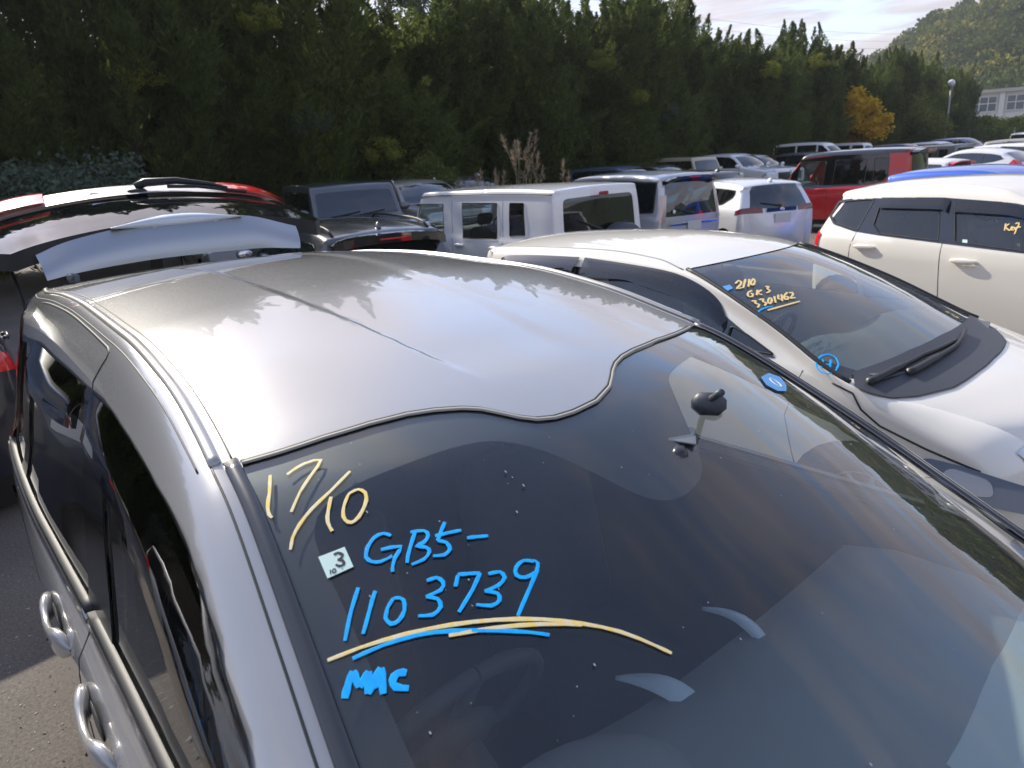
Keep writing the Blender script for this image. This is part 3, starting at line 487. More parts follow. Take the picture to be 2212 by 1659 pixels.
def make_car(name,label,cat,S,pm,pos,yaw,s=1.0,group=None,holes=False,windows=None,roofmat=None,pillars=True,glassm=None,Rw=None,wb=None,fin=False,rails=False,spoiler=None,visors=False,
             tail=None,head=None,grille=None,rear_plate=True,front_plate=False,spare=False,gaps=None,seats=None,wipers=True,far=False,rearwiper=True,sidegap=True,mirror=True,handles=None,rww=None,tmat=None,belt_chrome=False):
    root=empty(name,(pos[0],pos[1],gz(pos[1])),R(yaw),s);tag(root,label,cat,group)
    K=KIND[S.kind];xn=S.xn;H=S.H;nu=3 if far else 5
    Rw=Rw or (.29 if S.kind=='kei' else .335 if S.kind in('suv','boxy','coupe') else .31);wb=wb or S.L*.635
    wx=(S.L*.5-.83 if S.kind not in('kei','minivan') else S.L*.5-.62);wheels=[wx-wb if not far else wx-S.L*.63,wx]
    gm=glassm or DKG()
    # profile top of the side panel, for keeping windows under the roof edge
    tp=[S.edge(k/6)[1] for k in range(24,S.N*6-12)]
    def zmax(x): 
        c=[q[1] for q in tp if abs(q[0]-x)<.07];return (max(c) if c else 9)-.012
    wins=[[(x,min(z,zmax(x))) for x,z in dens(w,(.08,.3))] for w in (windows or [[(xn(a),z*H) for a,z in w] for w in K['w']])]
    wins=[rnd(w,.02) for w in wins]
    out=side_outline(S,wheels,Rw,nu=nu)
    u0,u1=K['ws'];v0,v1=K['rw']
    ww=.965 if S.kind=='gk' else .94;wsp=rnd([(u0,-ww),(u1,-ww),(u1,ww),(u0,ww)],.12 if ww<.95 else .05);rk=rww or .89;v1=v1+(.25 if rww else 0);rwp=rnd([(v0,-rk),(v1,-rk),(v1,rk),(v0,rk)],.14)
    # body: top strip, fillets, sides
    parts=[]
    if holes: parts.append(patch(S.top,[(0,-1),(S.N,-1),(S.N,1),(0,1)],[wsp,rwp],.16,.1,0,htop(S)))
    else: parts.append(grid(S.top,lin(0,S.N,S.N*nu+1),lin(-1,1,7 if far else 13),htop(S)))
    for sg in(-1,1):
        parts.append(grid(lambda u,w:S.fil(u,w,sg),lin(0,S.N,S.N*nu+1),lin(0,1,4 if far else 7),hsk(S,sg)))
        parts.append(patch(lambda x,z:S.side(x,z,sg),out,wins if holes else [],.22 if far else .10,.10 if far else .06,0,(0,sg,0)))
    V,F,Nn=join(*parts);mesh('body',V,F,pm,root,nrm=Nn)
    if roofmat:
        a,b2=u1+.1,K['rend'];o=[grid(S.top,lin(a,b2,14),lin(-1,1,9),htop(S),.003)]
        for sg in(-1,1): o.append(grid(lambda u,w:S.fil(u,w,sg),lin(a,b2,14),lin(0,1,5),hsk(S,sg),.003))
        V,F,Nn=join(*o);mesh('roof',V,F,roofmat,root,nrm=Nn)
    b=MB();b.box((0,0,.24),(S.L*.9,S.W*.78,.10));b.build('underbody',BLK(),root)
    # glass
    V,F,Nn=patch(S.top,wsp,[],.3,.15,.0035 if not holes else -.004,htop(S));mesh('windshield',V,F,gm if not holes else glass('clear_glass',(.72,.80,.78),.05),root,nrm=Nn)
    V,F,Nn=patch(S.top,rwp,[],.3,.15,.0035 if not holes else -.004,htop(S));mesh('rear_window',V,F,gm if not holes else glass('privacy_glass',(.07,.075,.085),.02),root,nrm=Nn)
    allp=[p for w in wins for p in w]
    for sg in(-1,1):
        f=lambda x,z:S.side(x,z,sg)
        if pillars:
            hp=rnd(grow(hull(allp),.016),.015);hp=[(x,min(z,zmax(x)+.008)) for x,z in hp];zq=max(p[1] for p in hp)
            if roofmat: hp=[(x,zmax(x)+.010 if z>zq-.07 and zmax(x)<3 else z) for x,z in hp]
            V,F,Nn=patch(f,hp,wins,.12,.08,.0025,(0,sg,0));mesh('pillar_trim',V,F,PIANO() if not far else BLK(),root,nrm=Nn)
        for i,w in enumerate(wins):
            g=gm if not holes else (glass('side_glass',(.70,.76,.74),.04) if i<2 else glass('privacy_glass',(.07,.075,.085),.02))
            V,F,Nn=patch(f,w,[],.15,.12,.005 if not holes else -.004,(0,sg,0));mesh('side_window',V,F,g,root,nrm=Nn)
            if not far:
                q=dens(w,(.08,.06));pp=[Vector(f(*a))+Vector((0,sg*.003,0)) for a in q];V,F=ribbon(pp,[(0,sg,0)]*len(pp),.009,.004,True);mesh('window_seal',V,F,RUB(),root)
        if belt_chrome:
            zb=K['belt']*H+.02;pp=[Vector(f(x,zb)) for x in lin(xn(.36),xn(.84),14)];V,F=ribbon(pp,[(0,sg,0)]*14,.02,.006,False);mesh('belt_moulding',V,F,CHR(),root)
        if sidegap:
            b=MB()
            for gp in (gaps or [[(xn(a),z*H) for a,z in q] for q in K['gaps']]):
                q=dens(gp,(.1,.07),False);q=[(x,min(z,zmax(x)+.01)) for x,z in q];pp=[Vector(f(*a)) for a in q];v,ff=ribbon(pp,[(0,sg,0)]*len(pp),.006,.0012);b.add(v,ff)
            b.build('door_gap',BLK(),root,True)
        if not far:
            for hx,hz in (handles or [(xn(K['gaps'][1][0][0])+.17,K['belt']*H-.08),(xn(K['gaps'][2][0][0])+.10,K['belt']*H-.07)]):
                y=S.hw(hx,hz)*sg;b=MB();b.ell((hx,y+sg*.028,hz),(.11,.016,.027),14);b.ell((hx+.085,y+sg*.012,hz),(.025,.02,.014),8);b.ell((hx-.085,y+sg*.012,hz),(.025,.02,.014),8);b.build('door_handle',pm,root,True)
        for x in wheels: wheel(root,x,sg,S.hw(x,.35),Rw,9)
        for x in wheels: b=MB();b.box((x,sg*(S.hw(x,.35)-.28),Rw+.02),(2*Rw+.02,.16,2*Rw-.02));b.build('wheel_well',RUB(),root)
        if mirror:
            mx_,mz=xn(K['w'][0][0][0])-.02,K['belt']*H+.10
            b=MB();y=S.hw(mx_,mz-.08)
            b.ell((mx_+.02,sg*(y+.13),mz),(.055,.115,.075),14);b.tube([(mx_,sg*(y-.02),mz-.07),(mx_+.01,sg*(y+.07),mz-.05)],.02)
            mo=b.build('door_mirror',pm,root,True)
            b=MB();b.ell((mx_-.028,sg*(y+.13),mz),(.012,.098,.060),12);b.build('mirror_glass',CHR(),mo,True)
        # lamps
        hu=head or (2.15,3.05,-.30,1.7)
        V,F,Nn=grid(lambda u,w:skin(S,u,w,sg),lin(hu[0],hu[1],6),lin(hu[2],hu[3],12),hsk(S,sg),.006);mesh('headlight',V,F,CLRL(),root,nrm=Nn)
        tu=tail or ((12.6,13.9,-.22,1.5) if S.kind!='boxy' else (13.6,14.3,-.12,1.1))
        V,F,Nn=grid(lambda u,w:skin(S,u,w,sg),lin(tu[0],tu[1],7),lin(tu[2],tu[3],12),hsk(S,sg),.008);mesh('taillight',V,F,tmat or REDL(),root,nrm=Nn)
    gr=grille or (1.0,2.4,.62)
    V,F,Nn=grid(S.top,lin(gr[0],gr[1],6),lin(-gr[2],gr[2],9),htop(S),.005);g=mesh('grille',V,F,BLK(),root,nrm=Nn)
    if not far:
        for k in range(4):
            u=gr[0]+(gr[1]-gr[0])*(k+.5)/4;pp=[Vector(S.top(u,t)) for t in lin(-gr[2]*.9,gr[2]*.9,9)];n=S.nrm(u);v,f_=ribbon(pp,[(n[0],0,n[1])]*9,.018,.012,lift=.006);mesh('grille_slat',v,f_,CHR() if k==3 else BLK(),g)
    if rear_plate:
        p=S.top(14.0 if S.kind!='boxy' else 14.4,0);b=MB();b.box((p[0]-.02,0,p[2]),(.012,.33,.165),None,.004);b.build('licence_plate',PLATE(),root)
    if front_plate:
        p=S.top(1.0,0);b=MB();b.box((p[0]+.03,0,p[2]),(.012,.33,.165),None,.004);b.build('licence_plate',PLATE(),root)
    if wipers and not far:
        for y0,y1 in ((-.55,.02),(.0,.52)):
            yb=S.edge(u0)[3];pp=[Vector(S.top(u0-.05+.45*k/8,(y0+(y1-y0)*k/8)/yb)) for k in range(9)];n=S.nrm(u0+.3);v,f_=ribbon(pp,[(n[0],0,n[1])]*9,.022,.02,lift=.006);mesh('wiper',v,f_,BLK(),root)
    if rearwiper and not far:
        um=v1-.12;yb=S.edge(um)[3];pp=[Vector(S.top(um-.25*k/6,(.0+.40*k/6)/yb)) for k in range(7)];n=S.nrm(um);v,f_=ribbon(pp,[(n[0],0,n[1])]*7,[.05,.045,.03,.025,.025,.02,.018],.02,lift=.006);mesh('wiper',v,f_,BLK(),root)
    ur=K['rend'];E,Q,h,ye,n,r=S.edge(ur)
    if spoiler:
        mt,ln,th=spoiler;z0=S.fz(ur);x0=S.fx(ur);V=[];F=[];ys=lin(-1,1,13)
        for j,y in enumerate(ys):
            dz=S.fdz(ur)*y*y-.045*abs(y)**6;yy=y*(ye+.05);tr=.05*abs(y)**4
            V+=[(x0+.10,yy,z0+dz+.004),(x0-ln+tr,yy,z0+dz-.012+.01),(x0-ln+tr,yy,z0+dz-th),(x0+.06,yy,z0+dz-th-.03)]
        for j in range(12):
            for k in range(4): F.append((j*4+k,(j+1)*4+k,(j+1)*4+(k+1)%4,j*4+(k+1)%4))
        F+=[(0,1,2,3),(48,51,50,49)]
        sp=mesh('roof_spoiler',V,F,mt,root,smooth=False)
        b=MB();b.box((x0-ln+.0,0,z0-th/2-.004),(.012,.30,.014),None,.003);b.build('high_brake_light',REDL(),sp)
    if fin:
        b=MB();x=S.fx(10.6);z=S.fz(10.6)
        V=[(x+.10,0,z-.005),(x-.02,-.028,z-.005),(x-.10,-.022,z-.008),(x-.10,.022,z-.008),(x-.02,.028,z-.005),(x-.085,-.006,z+.065),(x-.085,.006,z+.065),(x-.02,-.006,z+.045),(x-.02,.006,z+.045)]
        b.add(V,[(0,1,7),(0,8,4),(0,7,8),(1,2,5,7),(4,8,6,3),(2,3,6,5),(7,5,6,8)]);b.build('shark_fin_antenna',pm,root,True)
    if rails:
        for sg in(-1,1):
            b=MB();P_=[]
            for k in range(13):
                u=8.2+2.7*k/12;p=Vector(S.top(u,sg*.93));P_.append(p+Vector((0,0,.05*min(1,min(k,12-k)/1.2))))
            b.tube(P_,.017,8);b.build('roof_rail',rails if not isinstance(rails,bool) else CHR(),root,True)
    if visors:
        for sg in(-1,1):
            for w in wins[1:3]:
                zt=max(p[1] for p in w);xs=sorted(p[0] for p in w);a,c=xs[0],xs[-1];V=[];F=[]
                q=[(x,max([p[1] for p in w if abs(p[0]-x)<.09] or [zt])) for x in lin(a,c,16)]
                for x,z in q:
                    for k,(dz,dy) in enumerate(((.012,.006),(-.03,.026),(-.075,.034))): V.append((x,sg*(S.hw(x,z+dz)+dy),z+dz))
                for j in range(15):
                    for k in range(2): F.append((j*3+k,(j+1)*3+k,(j+1)*3+k+1,j*3+k+1))
                mesh('window_visor',V,F,glass('smoked_acrylic',(.10,.10,.11),0,1.5,1.0),root)
    if spare:
        p=S.top(13.3,0);b=MB();Rr=.34;b.lathe([(.001,-.14),(Rr*.6,-.14),(Rr*.93,-.13),(Rr,-.09),(Rr,.08)],(p[0]-.13,.05*0-.22,p[2]-.10),'x',28);b.build('spare_wheel',P('spare_cover',(.05,.055,.07),.5),root,True)
    if holes: interior(S,root,K['belt']*H,xn(.30 if S.kind!='kei' else .2),seats or [xn(.50),xn(.70)])
    return root
# ------------------------------------------------------------------ ground
def ground_mat():
    m,nt,b=newmat('asphalt_mat');L=nt.links;nn=nt.nodes;t=nn.new('ShaderNodeTexCoord')
    def noise(sc,de,ro=.6):
        n=nn.new('ShaderNodeTexNoise');n.inputs['Scale'].default_value=sc;n.inputs['Detail'].default_value=de;n.inputs['Roughness'].default_value=ro;L.new(t.outputs['Object'],n.inputs[0]);return n
    a=noise(.6,6);c=noise(70,4,.75);v=nn.new('ShaderNodeTexVoronoi');v.inputs['Scale'].default_value=95;L.new(t.outputs['Object'],v.inputs[0])
    r=nn.new('ShaderNodeValToRGB');e=r.color_ramp.elements;e[0].position=.3;e[0].color=(.10,.090,.080,1);e[1].position=.75;e[1].color=(.27,.245,.22,1);L.new(c.outputs[0],r.inputs[0])
    r2=nn.new('ShaderNodeValToRGB');e=r2.color_ramp.elements;e[0].position=.35;e[0].color=(.75,.72,.68,1);e[1].position=.7;e[1].color=(1.15,1.12,1.1,1);L.new(a.outputs[0],r2.inputs[0])
    mx=nn.new('ShaderNodeMix');mx.data_type='RGBA';mx.blend_type='MULTIPLY';mx.inputs[0].default_value=1;L.new(r.outputs[0],mx.inputs[6]);L.new(r2.outputs[0],mx.inputs[7])
    r3=nn.new('ShaderNodeValToRGB');e=r3.color_ramp.elements;e[0].position=.0;e[0].color=(1.5,1.45,1.4,1);e[1].position=.35;e[1].color=(.8,.8,.8,1);L.new(v.outputs[0],r3.inputs[0])
    m2=nn.new('ShaderNodeMix');m2.data_type='RGBA';m2.blend_type='MULTIPLY';m2.inputs[0].default_value=.7;L.new(mx.outputs[2],m2.inputs[6]);L.new(r3.outputs[0],m2.inputs[7])
    L.new(m2.outputs[2],b.inputs['Base Color']);b.inputs['Roughness'].default_value=.92
    bb=nn.new('ShaderNodeBump');bb.inputs['Strength'].default_value=.8;bb.inputs['Distance'].default_value=.006;L.new(c.outputs[0],bb.inputs['Height']);L.new(bb.outputs[0],b.inputs['Normal'])
    return m
gy=[-1500,8,100,1500];g=mesh('ground',[(x,y,gz(y)) for y in gy for x in (-1500,1500)],[(0,1,3,2),(2,3,5,4),(4,5,7,6)],ground_mat(),smooth=False);tag(g,kind='structure')
# loose chips on the tarmac beside the silver car
b=MB();rg=random.Random(3)
for i in range(900):
    x=rg.uniform(-4.2,-1.6);y=rg.uniform(-2.0,-.88);s=rg.uniform(.003,.008)*(2 if rg.random()<.04 else 1)
    V=[(x+rg.uniform(-1,1)*s,y+rg.uniform(-1,1)*s,rg.uniform(0,1)*s) for _ in range(4)];b.add(V,[(0,1,2),(0,2,3),(0,3,1),(1,3,2)])
o=b.build('gravel',P('stone_chip',(.42,.40,.37),.8));tag(o,kind='stuff',label='loose pale stone chips on the tarmac',cat='gravel')

# ------------------------------------------------------------------ vegetation
def leafmat(name,c0,c1,trans=.25):
    if name in MC: return MC[name]
    m=bpy.data.materials.new(name);m.use_nodes=True;nt=m.node_tree;nn=nt.nodes;L=nt.links;nn.clear()
    o=nn.new('ShaderNodeOutputMaterial');d=nn.new('ShaderNodeBsdfDiffuse');t=nn.new('ShaderNodeBsdfTranslucent');mx=nn.new('ShaderNodeMixShader');mx.inputs[0].default_value=trans
    geo=nn.new('ShaderNodeNewGeometry');cr=nn.new('ShaderNodeMix');cr.data_type='RGBA';cr.inputs[6].default_value=(*c0,1);cr.inputs[7].default_value=(*c1,1)
    oi=nn.new('ShaderNodeObjectInfo');ad=nn.new('ShaderNodeMath');ad.operation='MULTIPLY_ADD';ad.inputs[1].default_value=.55;L.new(geo.outputs['Random Per Island'],ad.inputs[0]);a2=nn.new('ShaderNodeMath');a2.operation='MULTIPLY';a2.inputs[1].default_value=.5;L.new(oi.outputs['Random'],a2.inputs[0]);L.new(a2.outputs[0],ad.inputs[2]);L.new(ad.outputs[0],cr.inputs[0]);L.new(cr.outputs[2],d.inputs[0]);L.new(cr.outputs[2],t.inputs[0]);L.new(d.outputs[0],mx.inputs[1]);L.new(t.outputs[0],mx.inputs[2]);L.new(mx.outputs[0],o.inputs[0])
    MC[name]=m;return m
BARK=lambda:P('bark',(.09,.065,.05),.9,noise=(12,.4))
def tri_cloud(name,C,D,L_,Wd,mat,rg):
    """one small leaf blade per row: centre, direction, length, width"""
    n=len(C);C=np.array(C,float);D=np.array(D,float);D/=np.linalg.norm(D,axis=1)[:,None]+1e-9
    Rn=rg.normal(size=(n,3));S_=np.cross(D,Rn);S_/=np.linalg.norm(S_,axis=1)[:,None]+1e-9
    Ln=np.array(L_).reshape(-1,1)*np.ones((n,1));Wn=np.array(Wd).reshape(-1,1)*np.ones((n,1))
    V=np.empty((n,4,3));V[:,0]=C-D*Ln*.5;V[:,1]=C+S_*Wn*.5;V[:,2]=C+D*Ln*.5;V[:,3]=C-S_*Wn*.5
    me=bpy.data.meshes.new(name);me.vertices.add(n*4);me.vertices.foreach_set('co',V.ravel());me.loops.add(n*4);me.loops.foreach_set('vertex_index',np.arange(n*4,dtype=np.int32));me.polygons.add(n)
    me.polygons.foreach_set('loop_start',np.arange(0,n*4,4,dtype=np.int32));me.polygons.foreach_set('loop_total',np.full(n,4,dtype=np.int32));me.materials.append(mat);me.update();me.validate();return me
def juniper_meshes(seed,H=9.0,Rr=1.7,flames=160,leaves=380,spires=13):
    rg=np.random.default_rng(seed);C=[];D=[];Ln=[]
    for k in range(flames+spires):
        sp=k>=flames;a=rg.uniform(0,2*np.pi)
        if sp:
            f=rg.uniform(.55,.80);rr=Rr*rg.uniform(.0,.75);h=f*H;ln=(H*rg.uniform(.84,1.06)-h)*1.0;rad=rg.uniform(.24,.36)
        else:
            f=rg.uniform(.03,.78);h=f*H;rr=Rr*(1-(f/.95)**3)*(.72+.28*np.sin(f*9+seed+a*2))*(.75 if f<.1 else 1)*rg.uniform(.35,1.0);ln=rg.uniform(.9,2.1);rad=rg.uniform(.22,.42)*(1.2-.5*f)
        b=np.array([rr*np.cos(a),rr*np.sin(a),h*.95])
        ax=np.array([np.cos(a)*(.08 if sp else .22)+rg.normal()*.07,np.sin(a)*(.08 if sp else .22)+rg.normal()*.07,1.0]);ax/=np.linalg.norm(ax);bend=np.array([rg.normal()*.10,rg.normal()*.10,0])
        m=int(leaves*(2.6 if sp else 1));t=rg.uniform(0,1,m)**.85;w=rg.uniform(0,2*np.pi,m);q=np.sqrt(rg.uniform(.25,1,m))*rad*np.clip(np.sin(np.pi*np.clip(t*.92+.08,0,1))**.6*(1-t*.55),.03,1)*(1+.35*np.sin(t*17+k))
        s1=np.cross(ax,[.3,.9,.1]);s1/=np.linalg.norm(s1);s2=np.cross(ax,s1)
        p=b+ax*(t[:,None]*ln)+bend*(t[:,None]**2)*ln+s1*(q*np.cos(w))[:,None]+s2*(q*np.sin(w))[:,None]
        d=ax*1.0+(s1*np.cos(w)[:,None]+s2*np.sin(w)[:,None])*.55+rg.normal(size=(m,3))*.25
        C.append(p);D.append(d);Ln.append(rg.uniform(.09,.17,m))
    C=np.concatenate(C);D=np.concatenate(D);Ln=np.concatenate(Ln)
    return tri_cloud('juniper_crown',C,D,Ln,Ln*.27,leafmat('juniper_leaf',(.062,.086,.028),(.16,.20,.055),.5),rg)
def trunk_mesh(H,r,seed):
    rg=random.Random(seed);b=MB();P_=[(0,0,0)];x=y=0
    for k in range(1,7): x+=rg.uniform(-.08,.08);y+=rg.uniform(-.08,.08);P_.append((x,y,H*k/6))
    b.tube(P_,[r*(1-.85*k/6) for k in range(7)],8)
    for k in range(9):
        h=H*rg.uniform(.15,.8);a=rg.uniform(0,6.28);l=rg.uniform(.5,1.2);b.tube([(0,0,h),(math.cos(a)*l*.5,math.sin(a)*l*.5,h+l*.5),(math.cos(a)*l,math.sin(a)*l,h+l*1.1)],[r*.3,r*.2,.01],5)
    me=bpy.data.meshes.new('trunk');me.from_pydata(b.V,[],b.F);me.materials.append(BARK());me.update();return me
def bush_mesh(name,Rx,Rz,mat,seed,clumps=38,leaves=260,ls=.09):
    rg=np.random.default_rng(seed);C=[];D=[];
    for k in range(clumps):
        v=rg.normal(size=3);v/=np.linalg.norm(v);v[2]=abs(v[2])*1.1-.15;rr=rg.uniform(.45,.95)
        c=np.array([v[0]*Rx*rr,v[1]*Rx*rr,Rz*(.5+.52*v[2]*rr)]);q=rg.normal(size=(leaves,3));q/=np.linalg.norm(q,axis=1)[:,None];cr=rg.uniform(.18,.34)*Rx
        C.append(c+q*(cr*rg.uniform(.25,1.35,leaves)**.8)[:,None]*[1,1,.85]);D.append(q*.6+rg.normal(size=(leaves,3))*.8+[0,0,.2])
    C=np.concatenate(C);D=np.concatenate(D);C[:,2]=np.maximum(C[:,2],.03);L_=rg.uniform(.7,1.3,len(C))*ls
    return tri_cloud(name,C,D,L_,L_*.62,mat,rg)
def plant(name,label,cat,crown,trunk,pos,rz,sc,group=None):
    r=empty(name,pos,rz,1.0);r.scale=sc;tag(r,label,cat,group)
    link(bpy.data.objects.new('crown',crown),r)
    if trunk is not None: link(bpy.data.objects.new('trunk',trunk),r)
    return r
JM=[juniper_meshes(11+i) for i in range(5)];JT=[trunk_mesh(3.4,.10,i) for i in range(3)]
rg=random.Random(5);
y=-16.0;i=0
LM=[(171,'left edge of the view'),(164,'raised tailgate wiper'),(155,'grey off-roader'),(143,'white off-roader'),(137.5,'pampas grass'),(131,'silver minivan rear'),(125,'beige off-roader'),(120,'red wagon front'),(116.4,'yellow tree'),(111,'street lamp')]
ORD=['first','second','third','fourth','fifth','sixth','seventh','eighth','ninth','tenth','eleventh','twelfth','thirteenth','fourteenth','fifteenth','sixteenth','seventeenth','eighteenth'];cnt={}
def tree_label(x,y):
    a=math.degrees(math.atan2(y-CAMP[1],x-CAMP[0]));c=[l for l in LM if l[0]>=a]
    if not c or a<107: return 'tall dark green juniper at an end of the hedge row, outside the view'
    l=c[-1][1];k=cnt.get(l,0);cnt[l]=k+1;return f'dark green juniper, {ORD[min(k,17)]} in the front row right of the {l}'
def tx(y): return -18.0-.178*(y-2.1)
while y<90:
    far_=max(0,(y-55)/40);h=(9.3-.4*far_)*rg.uniform(.80,1.12)
    if y<8: h*=1.15
    xx=tx(y)+rg.uniform(-.6,.6);plant('juniper_tree',tree_label(xx,y),'tree',JM[i%5],JT[i%3],(xx,y,gz(y)),rg.uniform(0,6.28),(rg.uniform(1.25,1.6),rg.uniform(1.25,1.6),h/10.2),'junipers in the tall row behind the cars')
    y+=rg.uniform(1.7,2.3);i+=1
y=-17.0
while y<88:
    far_=max(0,(y-35)/55);h=7.4*rg.uniform(.8,1.1)
    plant('juniper_tree','dark juniper in the second row, showing through gaps of the front hedge row','tree',JM[(i*2+1)%5],JT[i%3],(tx(y)-2.6+rg.uniform(-.5,.5),y,gz(y)),rg.uniform(0,6.28),(1.5,1.5,h/10.2),'junipers of the second row')
    y+=rg.uniform(2.0,2.8);i+=1
# second, staggered row that closes the gaps lower down
y=-15.0
DB=[bush_mesh('shrub_crown',1.7,3.6,leafmat('dark_leaf',(.032,.055,.022),(.08,.11,.04),.25),60+i) for i in range(3)]
k=0
while y<88:
    h=rg.uniform(.8,1.25)
    plant('dark_shrub','dark broadleaf shrub filling the gap under the juniper row','shrub',DB[k%3],None,(tx(y)-1.5+rg.uniform(-.5,.5),y,gz(y)),rg.uniform(0,6.28),(1.1,1.1,h),'dark shrubs under the junipers')
    y+=rg.uniform(2.2,3.4);k+=1
def ondir(px,X):   # distance along a view azimuth given in degrees
    a=R(px);y=CAMP[1]+X*math.sin(a);return (CAMP[0]+X*math.cos(a),y,gz(y))
gg=bush_mesh('shrub_crown',1.4,2.3,leafmat('grey_leaf',(.07,.10,.075),(.15,.19,.14),.2),81,44,240,.07)
plant('grey_shrub','grey-green shrub at the foot of the trees on the left edge','shrub',gg,None,ondir(171.5,15.5),.4,(1.3,1.2,1.15))
plant('grey_shrub','smaller pale grey shrub high between the trees above the open tailgate','shrub',gg,None,ondir(166.3,15.6),2.4,(.8,.8,.8))
wg=bush_mesh('shrub_crown',1.2,2.4,leafmat('pale_leaf',(.16,.17,.13),(.34,.34,.28),.3),83,30,220,.07)
pl=plant('pale_tree','pale whitish leafy tree showing between the dark junipers at the top','tree',wg,None,ondir(154.0,18.3),.4,(.8,.8,.8));
pl.children[0].location.z=7.8
og=bush_mesh('shrub_crown',1.2,2.6,leafmat('olive_leaf',(.07,.10,.03),(.20,.22,.06),.35),85,36,230,.08)
for a,d,s,l in ((147.6,18.6,(.85,.85,.85),'yellow-green shrub between the grey off-roader and the pampas grass'),(119.8,51,(1.6,1.6,1.5),'olive shrub halfway up the juniper row near its middle'),(115.2,64,(1.7,1.7,1.6),'light green broadleaf tree just right of the yellow tree'),(112.6,68,(2.2,2.2,2.0),'round green tree in front of the junipers left of the lamp post'),(130.5,29,(.7,.7,.6),'small yellowish shrub under the middle of the tree row')):
    plant('green_shrub',l,'shrub',og,None,ondir(a,d),a,s)
yg=bush_mesh('yellow_crown',1.2,3.9,leafmat('golden_leaf',(.45,.25,.02),(.80,.58,.05),.45),90,64,110,.17)
plant('yellow_tree','golden yellow autumn tree standing against the green junipers','tree',yg,JT[1],ondir(116.4,55),1.0,(1.75,1.75,1.32))
br_=bush_mesh('brown_crown',1.2,2.6,leafmat('russet_leaf',(.16,.09,.03),(.30,.17,.05),.3),91,34,220,.12)
plant('russet_shrub','russet brown shrub at the foot of the yellow tree','shrub',br_,None,ondir(117.0,54.5),0,(1.5,1.5,1.0))
lg=bush_mesh('light_crown',2.6,4.0,leafmat('light_leaf',(.10,.14,.03),(.22,.27,.06),.35),95,60,300,.22)
for a,d,s,l in ((108.6,96,1.15,'light green bush left of the school wall behind the far cars'),(106.9,92,1.05,'light green bush at the right edge behind the wire fence'),(105.3,98,1.2,'light green bush just past the right edge of the car park')):
    plant('light_bush',l,'shrub',lg,None,ondir(a,d),a,(s,s,s*.75))
# lighter broadleaf patches climbing in the junipers
cm=bush_mesh('creeper_crown',.8,1.6,leafmat('creeper_leaf',(.13,.17,.03),(.36,.36,.07),.4),97,16,120,.09)
cg=bush_mesh('creeper_crown',.9,1.8,leafmat('silver_leaf',(.07,.09,.06),(.16,.19,.13),.3),98,18,150,.08)
for (x,y,z),s_,me_,l in (((-19.1,19.2,4.3),.75,cm,'yellow-green creeper high in the middle of the juniper row'),((-19.4,21.2,3.2),.8,cm,'olive creeper below the high yellow-green one in the middle of the row'),((-17.3,10.2,5.0),.95,cg,'pale whitish foliage at the top of the junipers above the dark SUV'),((-16.9,7.0,2.4),.6,cg,'grey-green foliage patch above the grey off-roader'),
  ((-16.9,6.2,4.6),.6,cm,'yellowish sprig at the top edge above the raised tailgate'),((-16.2,3.3,3.3),.6,cm,'yellow-green sprig in the dark junipers at upper left'),((-21.7,34.1,4.6),.9,cm,'light green creeper in the junipers above the beige off-roader'),((-23.0,41.1,5.4),.9,cm,'light green creeper high above the white van'),((-20.0,24.3,2.4),.8,cg,'grey-green patch above the blue-grey SUV'),((-17.4,9.2,1.6),.7,cm,'yellow-flecked bush right of the grey off-roader')):
    r=empty('leafy_creeper',(x,y,z+gz(y)),x);tag(r,l,'creeper');r.scale=(s_,s_,s_);link(bpy.data.objects.new('foliage',me_),r)
# pampas grass between the cars and the trees
def pampas(pos,h,seed,label,lean=.1):
    rg=np.random.default_rng(seed);r=empty('pampas_grass',pos);tag(r,label,'plant','pampas grass in front of the junipers')
    b=MB();C=[];D=[]
    for k in range(rg.integers(2,4)):
        a=rg.uniform(0,6.28);q=rg.uniform(0,.25);x,y=q*math.cos(a),q*math.sin(a);hh=h*rg.uniform(.8,1);lx,ly=rg.normal()*lean,rg.normal()*lean
        P_=[(x+lx*hh*(t**2),y+ly*hh*(t**2),hh*t) for t in lin(0,1,6)];b.tube(P_,[.008,.007,.006,.005,.004,.003],5)
        e=np.array(P_[-1]);dr=np.array(P_[-1])-np.array(P_[-2]);dr/=np.linalg.norm(dr)
        for i in range(60):
            t=rg.uniform(0,1);s=rg.normal(size=3)*.34;s[2]-=.25*t;C.append(e-dr*(.42*(1-t))+s*.10*(1-abs(t-.4)));D.append(dr+s*1.1)
    for i in range(120):
        a=rg.uniform(0,6.28);t=rg.uniform(0,1);C.append((math.cos(a)*.30*t,math.sin(a)*.30*t,h*.35*t+.05));D.append((math.cos(a)*.5,math.sin(a)*.5,1))
    b.build('stem',P('straw_stem',(.30,.26,.14),.8),r,True)
    me=tri_cloud('plume',C,D,rg.uniform(.08,.16,len(C)),.012,leafmat('plume_leaf',(.30,.22,.15),(.48,.38,.27),.4),rg);link(bpy.data.objects.new('plume',me),r)
for k,(a,d,h) in enumerate(((144.9,15.6,1.75),(144.0,15.4,1.62),(143.2,15.9,1.85),(142.5,15.6,1.9),(141.8,15.8,1.75),(140.9,16.2,2.7),(140.2,16.0,2.5),(139.6,16.3,2.55),(138.9,16.2,2.3),(138.3,16.4,2.1),(136.6,17,2.0))):
    pampas(ondir(a,d),h,200+k,'pale feathery pampas grass in front of the dark junipers behind the white off-roader')
